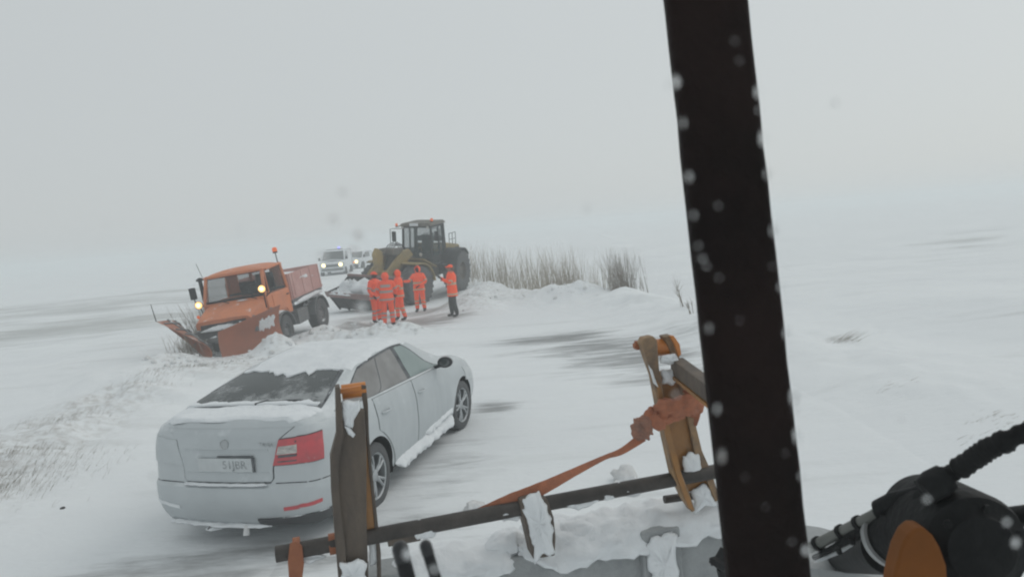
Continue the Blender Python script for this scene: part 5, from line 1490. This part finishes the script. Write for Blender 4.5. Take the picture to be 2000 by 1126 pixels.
# tilt link running back towards the cab behind the pillar
L0, L1 = at(1322, 712, cd(1322)+.04), at(1500, 846, 2.15)
lk_ = MB(); d_ = (L1-L0).normalized(); sd_ = d_.cross(Vector((0, 0, 1))).normalized(); u_ = sd_.cross(d_)
lk_.hexa([L0-sd_*.028-u_*.035, L0+sd_*.028-u_*.035, L0+sd_*.028+u_*.03, L0-sd_*.028+u_*.03, L1-sd_*.028-u_*.035, L1+sd_*.028-u_*.035, L1+sd_*.028+u_*.03, L1-sd_*.028+u_*.03])
fb(lk_, 'tilt_link', 'steel_brown', bevel=.005)
lf = MB(); o_ = -u_*.052; lf.hexa([L0-sd_*.032-u_*.05, L0+sd_*.032-u_*.05, L0+sd_*.032-u_*.037, L0-sd_*.032-u_*.037, L1-sd_*.032-u_*.05, L1+sd_*.032-u_*.05, L1+sd_*.032-u_*.037, L1-sd_*.032-u_*.037]); fb(lf, 'link_flange', 'ochre')
snow_sheet([(1326, 712), (1346, 712), (1356, 722), (1344, 728), (1330, 722)], .012, 9, .0)
# middle lug, thick with snow
fb(px_prism(MB(), [(1016, 978), (1052, 966), (1070, 975), (1082, 1010), (1086, 1050), (1084, 1085), (1042, 1092), (1030, 1040), (1018, 1000)], None, .09, -.01), 'middle_lug', 'steel_brown', bevel=.006)
snow_sheet([(1019, 976), (1052, 966), (1069, 978), (1078, 1012), (1081, 1080), (1046, 1092), (1032, 1040)], .022, 10, -.012)
# snow lying along the bar
snow_px([(1086, 990), (1140, 978), (1200, 967), (1262, 955)], .06, .020, 3, up=(0, -.6, .8), rough=.8)
snow_px([(968, 1010), (995, 1005), (1018, 1001)], .065, .022, 4, up=(0, -.6, .8), rough=.6)
snow_px([(800, 1042), (826, 1037), (858, 1031)], .06, .02, 5, up=(0, -.6, .8), rough=.8)
snow_px([(908, 1020), (925, 1016)], .03, .015, 15, dy=.03, up=(0, -.6, .8), rough=.9)
snow_px([(575, 1100), (640, 1092)], .03, .02, 25, dy=.03, up=(0, -.6, .8), rough=.9)
# lower beam: dusted grey face, thick snow on top, an upright rib, a second thin bar
P, r_ = bar(1310, 996, 1500, 968, 8, dy=.12); fb(MB().tube(P, r_, 12), 'thin_bar', 'steel_dark', smooth=True)
face = [(690, 1132), (850, 1108), (1060, 1082), (1250, 1046), (1420, 1012), (1520, 996), (1520, 1300), (690, 1300)]
bm_ = fb(px_prism(MB(), face, None, .16, .10), 'beam', 'grey_panel', bevel=.01)
fb(px_prism(MB(), [(1252, 1040), (1328, 1028), (1352, 1300), (1274, 1300)], None, .05, .045), 'upright_rib', 'grey_panel', bevel=.01)
snow_sheet([(1258, 1052), (1318, 1040), (1330, 1150), (1276, 1160)], .03, 21, .035)
def bsnow(pts, wid, hei, seed, rough=.18): return snow_strip([at(u, v, cd(u)+.17)-fo for u, v in pts], wid, hei, seed, name='snow', parent=fr, upv=(0, -.35, .94), rough=rough, sub=8, seg=16)
bsnow([(760, 1114), (850, 1100), (940, 1092), (1030, 1076)], .20, .055, 1)
bsnow([(1000, 1070), (1100, 1062), (1200, 1044), (1300, 1022), (1420, 1000), (1510, 986)], .26, .085, 2, .2)
bsnow([(1075, 1052), (1120, 1042), (1180, 1036)], .16, .06, 3)
bsnow([(940, 1078), (1010, 1056), (1040, 1080)], .12, .06, 4)
P = [at(1440+40*math.sin(k*.8), 1104+10*math.cos(k*1.3), 2.4) for k in range(3)]
vb = MB(); q = at(1404, 1098, 2.45); vb.lathe([(0, -.02), (.030, -.018), (.034, 0), (.022, .012), (.022, .05), (0, .05)], q, (.5, .2, .6), 10); vb.tube([q+Vector((-.03, 0, .005)), q+Vector((.05, 0, .02))], .014, 8); vb.tube([q+Vector((.01, 0, -.02)), q+Vector((.03, .02, -.12))], .02, 8)
fb(vb, 'valve_knob', 'black', smooth=True)

# the strap
def ribbon(pts, wid, tw, name, m, parent, org, th=.003):
    mb = MB(); rows = []; n = len(pts)
    # smooth the path
    Q = []; 
    for i in range(n-1):
        a, b = pts[i], pts[i+1]; p0 = pts[max(i-1, 0)]; p3 = pts[min(i+2, n-1)]
        for k in range(8):
            t = k/8; Q.append(.5*((2*a)+(b-p0)*t+(2*p0-5*a+4*b-p3)*t*t+(3*a-p0-3*b+p3)*t**3))
    Q.append(pts[-1]); m_ = len(Q)
    for i, p in enumerate(Q):
        t = (Q[min(i+1, m_-1)]-Q[max(i-1, 0)]).normalized(); f = i/(m_-1)*(len(tw)-1); k = min(int(f), len(tw)-2); f -= k
        an = tw[k]*(1-f)+tw[k+1]*f; wv = wid[k]*(1-f)+wid[k+1]*f
        a = t.cross(Vector((0, 1, 0))).normalized(); b = t.cross(a)
        s = a*math.cos(an)+b*math.sin(an); nn = t.cross(s)
        w2 = wv/2*(1+.06*mnoise.noise(p*30))
        rows.append([p-s*w2+nn*th, p-s*w2*.3+nn*th*1.6, p+s*w2*.3+nn*th*1.2, p+s*w2+nn*th, p+s*w2-nn*th, p-s*w2-nn*th, p-s*w2+nn*th])
    return mb.grid(rows).build(name, M[m], parent, org=org, smooth=True, angle=50)
so = at(1300, 810, cd(1300))
st = thing('tow_strap', 'dirty orange strap knotted round the right lug and slung to the bar', 'strap', tuple(so))
SP_ = [(1256, 852, -.02), (1215, 880, .0), (1180, 893, .02), (1120, 922, .02), (1060, 952, .03), (1000, 977, .04), (940, 1002, .05), (890, 1020, .07)]
ribbon([at(u, v, cd(u)+d) for u, v, d in SP_], [.040, .026, .020, .032, .050, .058, .05, .025], [.3, .75, 1.1, .7, .25, .1, .3, .9], 'strap_run', 'strap', st, so)
def crumple(name, path, r, m, seed, flat=.7, seg=14, amp=.45):
    mb = MB(); rows = []; n = len(path)
    Q = []
    for a, b in zip(path[:-1], path[1:]):
        for k in range(6): Q.append((a[0].lerp(b[0], k/6), a[1]+(b[1]-a[1])*k/6))
    Q.append(path[-1])
    for i, (p, rr) in enumerate(Q):
        t = (Q[min(i+1, len(Q)-1)][0]-Q[max(i-1, 0)][0]).normalized(); a = t.cross(Vector((0, 1, 0))).normalized(); b = t.cross(a)
        row = []
        for k in range(seg+1):
            an = 2*PI*(k % seg)/seg; f = abs(math.sin(an*2.5+p.x*30+seed))*.4+mnoise.noise(Vector((math.cos(an)*2, math.sin(an)*2, i*.35+seed)))*1.2
            row.append(p+(a*math.cos(an)+b*math.sin(an)*flat)*rr*r*(1+amp*f))
        rows.append(row)
    mb.grid(rows); mb.add(rows[0][:-1], [tuple(range(seg))]); mb.add(rows[-1][:-1], [tuple(range(seg))])
    return mb.build(name, M[m], st, org=so, smooth=True, angle=28)
A = lambda u, v, d=0: at(u, v, cd(u)+d)
crumple('strap_wrap', [(A(1280, 802, -.03), .8), (A(1300, 797, -.055), 1.2), (A(1325, 792, -.055), 1.15), (A(1350, 790, -.05), 1.3), (A(1362, 800, .0), 1.0)], .030, 'strap', 1)
crumple('strap_wrap', [(A(1278, 810, -.02), .6), (A(1302, 818, -.05), .9), (A(1335, 806, -.05), .8)], .022, 'strap', 3)
crumple('strap_knot', [(A(1276, 800, -.02), .8), (A(1272, 815, -.05), 1.2), (A(1286, 826, -.05), 1.0), (A(1300, 812, -.05), .8)], .026, 'strap', 5)
crumple('strap_end', [(A(1276, 815, -.03), .5), (A(1262, 828, -.06), 1.1), (A(1252, 838, -.06), 1.25), (A(1240, 848, -.05), .7), (A(1235, 851, -.05), .25)], .034, 'strap_dark', 9, flat=.55)
ribbon([A(1336, 760, -.02), A(1352, 775, -.04), A(1362, 800, -.03), A(1358, 830, .0)], [.02, .035, .03, .012], [.6, .2, .5, .9], 'strap_tail', 'strap', st, so)

# dark pillar of the cab, outside the glass
def pil(u, v): return at(u, v, .86)
po = pil(1442, 560)
T0, T1 = pil(1386, 0), at(1510, 1126, .80)
dirp = (T0-T1).normalized()
hwp = 78*.86/FPX
axx = Vector((1, 0, 0)); axx = (axx-dirp*axx.dot(dirp)).normalized(); ayy = dirp.cross(axx)
if ayy.y < 0: ayy = -ayy
pm = MB(); prof = []
for cx_, cy_, a0 in ((1, 1, 0), (-1, 1, 90), (-1, -1, 180), (1, -1, 270)):
    for k in range(5):
        an = R(a0+90*k/4); prof.append((cx_*(hwp-.012)+.012*math.cos(an), cy_*(.018-.012)+.012*math.sin(an)+.018))
rows = []
for i in range(61):
    c = T1 + dirp*(-.9 + 2.55*i/60)
    wob = .0016
    rows.append([c+axx*(x+wob*mnoise.noise(Vector((x*20, y*20, i*.8))))+ayy*(y+wob*mnoise.noise(Vector((x*20+9, y*20, i*.8)))) for x, y in prof+prof[:1]])
pilo = pm.grid(rows).build('cab_pillar', M['pillar'], smooth=True, angle=40)
tag(pilo, 'dark brown cab pillar standing upright in front of the view', 'pillar')
# hydraulic arm on the right
ao = at(1800, 1060, 1.15)
arm = thing('loader_arm', 'orange loader arm with black hydraulic cylinder, hoses and grey pipe', 'loader arm', tuple(ao))
def ab(mb, name, m, parent=None, **k): return mb.build(name, M[m], parent or arm, org=ao, **k)
k_ = 1.15/FPX
cyl = [at(1560, 1102, 3.3), at(1588, 1099, 2.75), at(1735, 1070, 1.19)]
cb2 = ab(MB().tube(cyl, [.029, .031, .043], 32), 'cylinder_rod', 'arm_black', smooth=True, angle=40)
dcy = (at(1850, 1030, 1.0)-at(1716, 1060, 1.22)).normalized(); c_ = at(1748, 1046, 1.17)
ab(MB().tube([c_-dcy*.004, c_+dcy*.08, c_+dcy*.16], [.046, .043, .038], 40), 'cylinder', 'arm_black', smooth=True, angle=40)
ab(MB().lathe([(.047, -.010), (.0525, -.010), (.0525, .006), (.047, .006)], c_, dcy, 48, True), 'clamp_band', 'strap_grey', smooth=True, angle=30)
pp = [at(1560, 1080, 1.32), at(1722, 998, 1.16)]
pg_ = ab(MB().tube(pp, .0098, 16), 'grey_pipe', 'pipe_grey', smooth=True)
dpp = (pp[1]-pp[0]).normalized()
for t in (.26, .55, .75, .99):
    ab(MB().lathe([(.0098, -.004), (.0132, -.004), (.0132, .004), (.0098, .004)], pp[0].lerp(pp[1], t), dpp, 16, True), 'pipe_ring', 'arm_black', pg_, smooth=True, angle=30)
hs = [at(1590, 1088, 1.29), at(1630, 1068, 1.24), at(1650, 1056, 1.22), at(1668, 1044, 1.21), at(1690, 1024, 1.19), at(1718, 1014, 1.17)]
ho_ = MB().tube(hs, [.005, .006, .008, .011, .009, .007], 10)
for u, v in ((1662, 1050), (1698, 1026), (1636, 1068)): ho_.lathe([(0, 0), (.005, 0), (.005, .011), (0, .012)], at(u, v, 1.2), (.3, 0, -1), 8)
ab(ho_, 'hose', 'arm_black', smooth=True)
snow_strip([at(1592, 1092, 1.285)-ao, at(1630, 1076, 1.25)-ao, at(1668, 1058, 1.22)-ao], .02, .006, 7, name='snow', parent=arm, upv=(0, -.4, .9), rough=.9)
# the arm's orange end plate, round at the top
def plate_px(poly, y, th): return px_prism(MB(), poly, y, th)
ab(plate_px([(1736, 1190), (1750, 1110), (1760, 1072), (1774, 1044), (1790, 1030), (1806, 1030), (1824, 1046), (1838, 1070), (1850, 1104), (1856, 1190)], .96, .03), 'arm_plate', 'boom_paint', bevel=.004)
# dark knuckle with its bolted cap, and the hoses running behind it
jd = Vector((-.10, -.97, .12)).normalized(); jc = at(1905, 1066, .98)
kn = MB().lathe([(0, -.16), (.066, -.16), (.074, -.10), (.0745, -.01), (.070, .004), (.050, .010), (.046, .018), (0, .020)], jc, jd, 48)
kno = ab(kn, 'knuckle', 'arm_black', smooth=True, angle=50)
for k in range(6):
    q = jc+jd*.006+(Vector((math.cos(k*PI/3+.3), 0, math.sin(k*PI/3+.3))))*.058
    ab(MB().lathe([(0, 0), (.006, 0), (.006, .006), (0, .007)], q, jd, 6), 'bolt', 'arm_black', kno)
kb = MB(); kb.hexa([at(1770, 1010, 1.16), at(1870, 1190, 1.0), at(1990, 1190, 1.06), at(1880, 1040, 1.2), at(1776, 1000, 1.12), at(1862, 990, 1.02), at(1930, 1000, 1.06), at(1850, 975, 1.2)])
ab(kb, 'knuckle_bracket', 'arm_black', bevel=.012)
ab(MB().tube([at(1716, 990, 1.14), at(1745, 974, 1.11), at(1790, 964, 1.08), at(1835, 948, 1.05)], [.013, .012, .012, .016], 12), 'hose', 'arm_black', smooth=True)
ab(MB().tube([at(1800, 975, 1.06), at(1835, 985, 1.03), at(1858, 1010, 1.02), at(1868, 1060, 1.02)], [.018, .02, .02, .02], 14), 'hose', 'arm_black', smooth=True)
ab(MB().tube([at(1965, 1010, 1.1), at(2010, 1005, 1.06), at(2060, 990, 1.02)], .016, 12), 'hose', 'arm_black', smooth=True)
hb2 = MB(); pth = [at(1806, 962, 1.03), at(1832, 938, 1.02), at(1868, 918, 1.0), at(1905, 893, .98), at(1930, 876, .97), at(1970, 858, .95), at(2040, 826, .93), at(2120, 790, .92)]
Q = []
for i in range(len(pth)-1):
    for k in range(12): Q.append(pth[i].lerp(pth[i+1], k/12))
hb2.tube(Q, [.0128+.0009*math.sin(i*1.5)+.003*mnoise.noise(Vector((i*.2, 0, 0)))+(.002 if 24 < i < 60 else 0) for i in range(len(Q))], 14)
ab(hb2, 'corrugated_hose', 'arm_black', smooth=True, angle=60)
ab(MB().lathe([(0, -.02), (.020, -.018), (.023, 0), (.02, .02), (0, .02)], at(1826, 946, 1.01), (.8, 0, .5), 14), 'hose_fitting', 'arm_black', smooth=True)
ab(px_prism(MB(), [(1834, 956), (1842, 955), (1847, 963), (1838, 965)], .99, .004), 'reflector', 'lamp_white')
ab(MB().tube([at(1780, 1150, 1.2), at(1800, 1140, 1.25), at(1700, 1150, 1.4)], .012, 8), 'hose', 'arm_black', smooth=True)
# snow-covered deck corner under the cylinder
dk = px_prism(MB(), [(1560, 1108), (1600, 1110), (1700, 1124), (1800, 1150), (1800, 1260), (1560, 1260)], 1.75, .3).build('machine_deck', M['grey_panel'])
tag(dk, 'snow dusted grey deck under the black hydraulic cylinder', 'deck')

# two control levers in the cab
def lever(label, top, bot, y, rpx, bend):
    a, b = at(*top, y), at(*bot, y); r_ = rpx*y/FPX; o = (a+b)/2
    t = thing('lever', label, 'lever', tuple(o), group='control levers')
    d = (a-b).normalized()
    MB().tube([b-d*.12, b, a-d*r_*2.2], r_*.92, 20).build('shaft', M['black'], t, org=o, smooth=True, angle=60)
    n = 10
    MB().tube([a-d*r_*2.4]+[a-d*r_*(1-math.sin(PI/2*k/n)) for k in range(n+1)], [r_]+[max(r_*math.cos(PI/2*k/n), r_*.04) for k in range(n+1)], 20).build('grip', M['gloss_black'], t, org=o, smooth=True, angle=60)
    return t
lever('narrow black lever with a rounded tip', (828, 1054), (858, 1150), .62, 12.5, 0)
lever('broad misted black lever beside the narrow one', (778, 1056), (802, 1150), .66, 17, 0)

# ------------------------------------------------------------------ windscreen of the cab with melting snow on it
wy = .17
wc = at(1000, 563, wy)
ws = thing('windscreen', 'wet cab windscreen with drops of melted snow on it', 'windscreen', tuple(wc))
ax_, az_ = Vector((1, 0, 0)), Vector((0, -.06, 1)).normalized()
an_ = ax_.cross(az_)
if an_.y < 0: an_ = -an_
pw = MB(); cs = [wc+ax_*x+az_*z for x, z in ((-.7, -.55), (.7, -.55), (.7, .55), (-.7, .55))]
pw.prism([c-an_*.004 for c in cs], an_*.004).build('pane', M['pane'], ws, org=wc)
def drop(u, v, rpx, asp=1.0, dome=.42, m='water'):
    d = ray(u, v); o = Vector((0, 0, H)); t = (wc-o).dot(an_)/d.dot(an_); p = o+d*t + an_*.0003
    r_ = rpx*wy/FPX; mb = MB()
    rows = []
    for i in range(7):
        th = PI/2*i/6; rows.append([(p + (ax_*math.cos(2*PI*k/18)+az_*math.sin(2*PI*k/18)*asp)*r_*math.cos(th)*(1+.22*mnoise.noise(Vector((math.cos(2*PI*k/18)*1.5+u, math.sin(2*PI*k/18)*1.5, v)))) + an_*r_*dome*math.sin(th)) for k in range(19)])
    mb.grid(rows); mb.add([rows[0][k] for k in range(18)], [tuple(range(18))])
    return mb.build('water_drop', M[m], ws, org=wc, smooth=True, angle=60)
DROPS = [(1403, 402, 5), (1405, 543, 4.5), (1436, 80, 3.6), (1445, 118, 4), (1445, 625, 3.5), (1372, 505, 7), (1535, 885, 3.5), (1456, 932, 3.6), (1497, 990, 3.4), (1548, 1058, 5), (1510, 520, 3.5),
         (1630, 202, 6), (1148, 408, 6.5), (1722, 642, 4), (1306, 165, 6), (466, 452, 5), (205, 440, 4), (668, 378, 8), (650, 432, 9.5), (700, 462, 9), (690, 490, 7), (630, 500, 8),
         (1325, 160, 6), (1484, 215, 5), (1556, 800, 6), (1968, 1020, 6), (590, 700, 4), (880, 240, 3), (1760, 820, 4), (300, 930, 6), (1320, 770, 8), (705, 600, 10), (690, 640, 7), (1365, 480, 5), (1380, 520, 6)]
for u, v, r_ in DROPS: drop(u, v, r_*(.62 if 1300 < u < 1600 else 1))
# slush caught along the pillar's outline and thin films of water low on the glass
for u, v, r_, a_ in [(1320, 160, 5, 2.4), (1335, 240, 3, 2.5), (1347, 345, 4, 2.2), (1356, 420, 3, 2), (1385, 640, 3.5, 2.4), (1402, 800, 4, 2.6), (1410, 890, 5, 3), (1482, 180, 4, 2.6), (1492, 270, 5, 2.6), (1500, 340, 3.5, 2.5), (1512, 450, 4, 2.5), (1526, 560, 3, 2.2), (1538, 650, 4, 2.4), (1552, 775, 6, 2.6), (1558, 850, 5, 3), (1566, 930, 3, 2), (1575, 1075, 6, 1.4), (1590, 1085, 5, .8)]: drop(u, v, r_, a_)
for u, v, r_, a_ in [(1812, 975, 6, .8), (1985, 1060, 6, 1.6), (796, 1082, 8, 1.4), (848, 1112, 6, 1.2)]: drop(u, v, r_, a_, .3)
